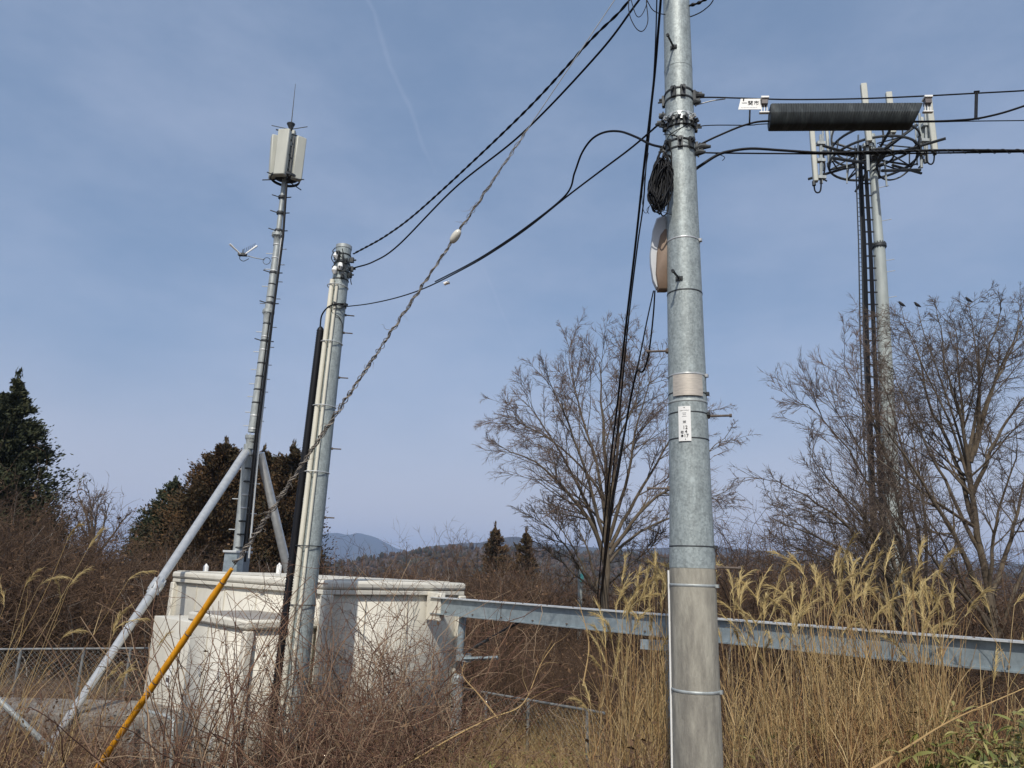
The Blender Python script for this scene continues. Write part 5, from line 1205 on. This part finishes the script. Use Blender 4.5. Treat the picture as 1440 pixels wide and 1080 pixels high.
# pale bare branches lying over the weeds
for pts, ys_, lab in (([(560, 1082), (640, 1035), (690, 1010), (735, 990), (760, 935), (780, 905)], (8.0, 8.6), 'long pale bare branch lying slantwise over the weeds right of the shelter'), ([(700, 1010), (672, 975), (651, 950), (654, 930)], (8.4, 8.8), 'pale forked twig crossing the foot of the beam support'), ([(1225, 1082), (1280, 1048), (1340, 1012), (1440, 968)], (5.7, 5.9), 'pale thin dead cane leaning across the bottom right corner'), ([(820, 965), (828, 905), (815, 850)], (8, 8.2), 'thin pale twig standing in front of the beam left of the pampas')):
    c = wire(pts, *ys_, 8); t = thing('dead_branch', lab, 'branch', c[0]); MB().tube(c, np.linspace(.009, .0035, len(c)), 7).build('stem', M['straw'], t)
    P1, R1 = spawn(c[None], np.linspace(.009, .004, len(c))[None], 7, .25, 40, .2, 6, .15, .02, .6); mb = MB(); mb.tubes(P1, R1, 4); mb.build('twigs', M['straw'], t, angle=None)
# bamboo grass in the lower right corner
def sasa(label, pxr, yr, n, hr):
    Y = rng.uniform(*yr, n); px = rng.uniform(*pxr, n); B = np.array([P(a, 1000, y) for a, y in zip(px, Y)]); B[:, 2] = gz(B[:, 0], B[:, 1])-.02
    ce = B.mean(0); t = thing('bamboo_grass', label, 'bush', ce, 'green bamboo grass')
    S = grow(B, np.stack([rng.normal(0, .2, n), rng.normal(0, .2, n), np.ones(n)], 1), rng.uniform(*hr, n), 6, .1, 0); mb = MB(); mb.tubes(S, taper(np.full(n, .003), 6), 4); mb.build('stems', M['straw'], t, angle=None)['kind'] = 'stuff'
    m = n*10; idx = rng.integers(0, n, m); q = S[idx, rng.integers(2, 6, m)]; az = rng.uniform(0, 6.28, m)
    D = norm(np.stack([np.cos(az), np.sin(az), rng.normal(.1, .45, m)], 1)); L = rng.uniform(.07, .17, m); Wd = norm(np.cross(D, rng.normal(0, .35, (m, 3))+[0, 0, 1]))
    mb = MB(); wv_ = (L*.19)[:, None]*Wd; up_ = norm(np.cross(Wd, D)); C0 = q
    v = np.stack([C0, C0+D*(L*.35)[:, None]+wv_/2+up_*(.02*L)[:, None], C0+D*(L*.7)[:, None]+wv_*.36-up_*(.05*L)[:, None], C0+D*L[:, None]-up_*(.25*L)[:, None], C0+D*(L*.7)[:, None]-wv_*.36-up_*(.05*L)[:, None], C0+D*(L*.35)[:, None]-wv_/2+up_*(.02*L)[:, None]], 1)
    i_ = np.arange(m)[:, None]*6; mb.add(v.reshape(-1, 3), np.hstack([i_, i_+1, i_+2, i_+4, i_+5]), np.hstack([i_+2, i_+3, i_+4])); mb.build('leaves', M['sasa'], t, smooth=False)['kind'] = 'stuff'
sasa('green and yellow bamboo grass filling the bottom right corner of the photo', (1325, 1470), (5.6, 7.4), 420, (.4, .95))
sasa('small patch of bamboo grass between the pampas clumps right of the utility pole', (1060, 1190), (6.8, 8.0), 190, (.4, 1.0))
sasa('greenish bamboo grass in the weeds between the shelter and the pampas', (650, 840), (7.8, 10.5), 420, (.25, .6))
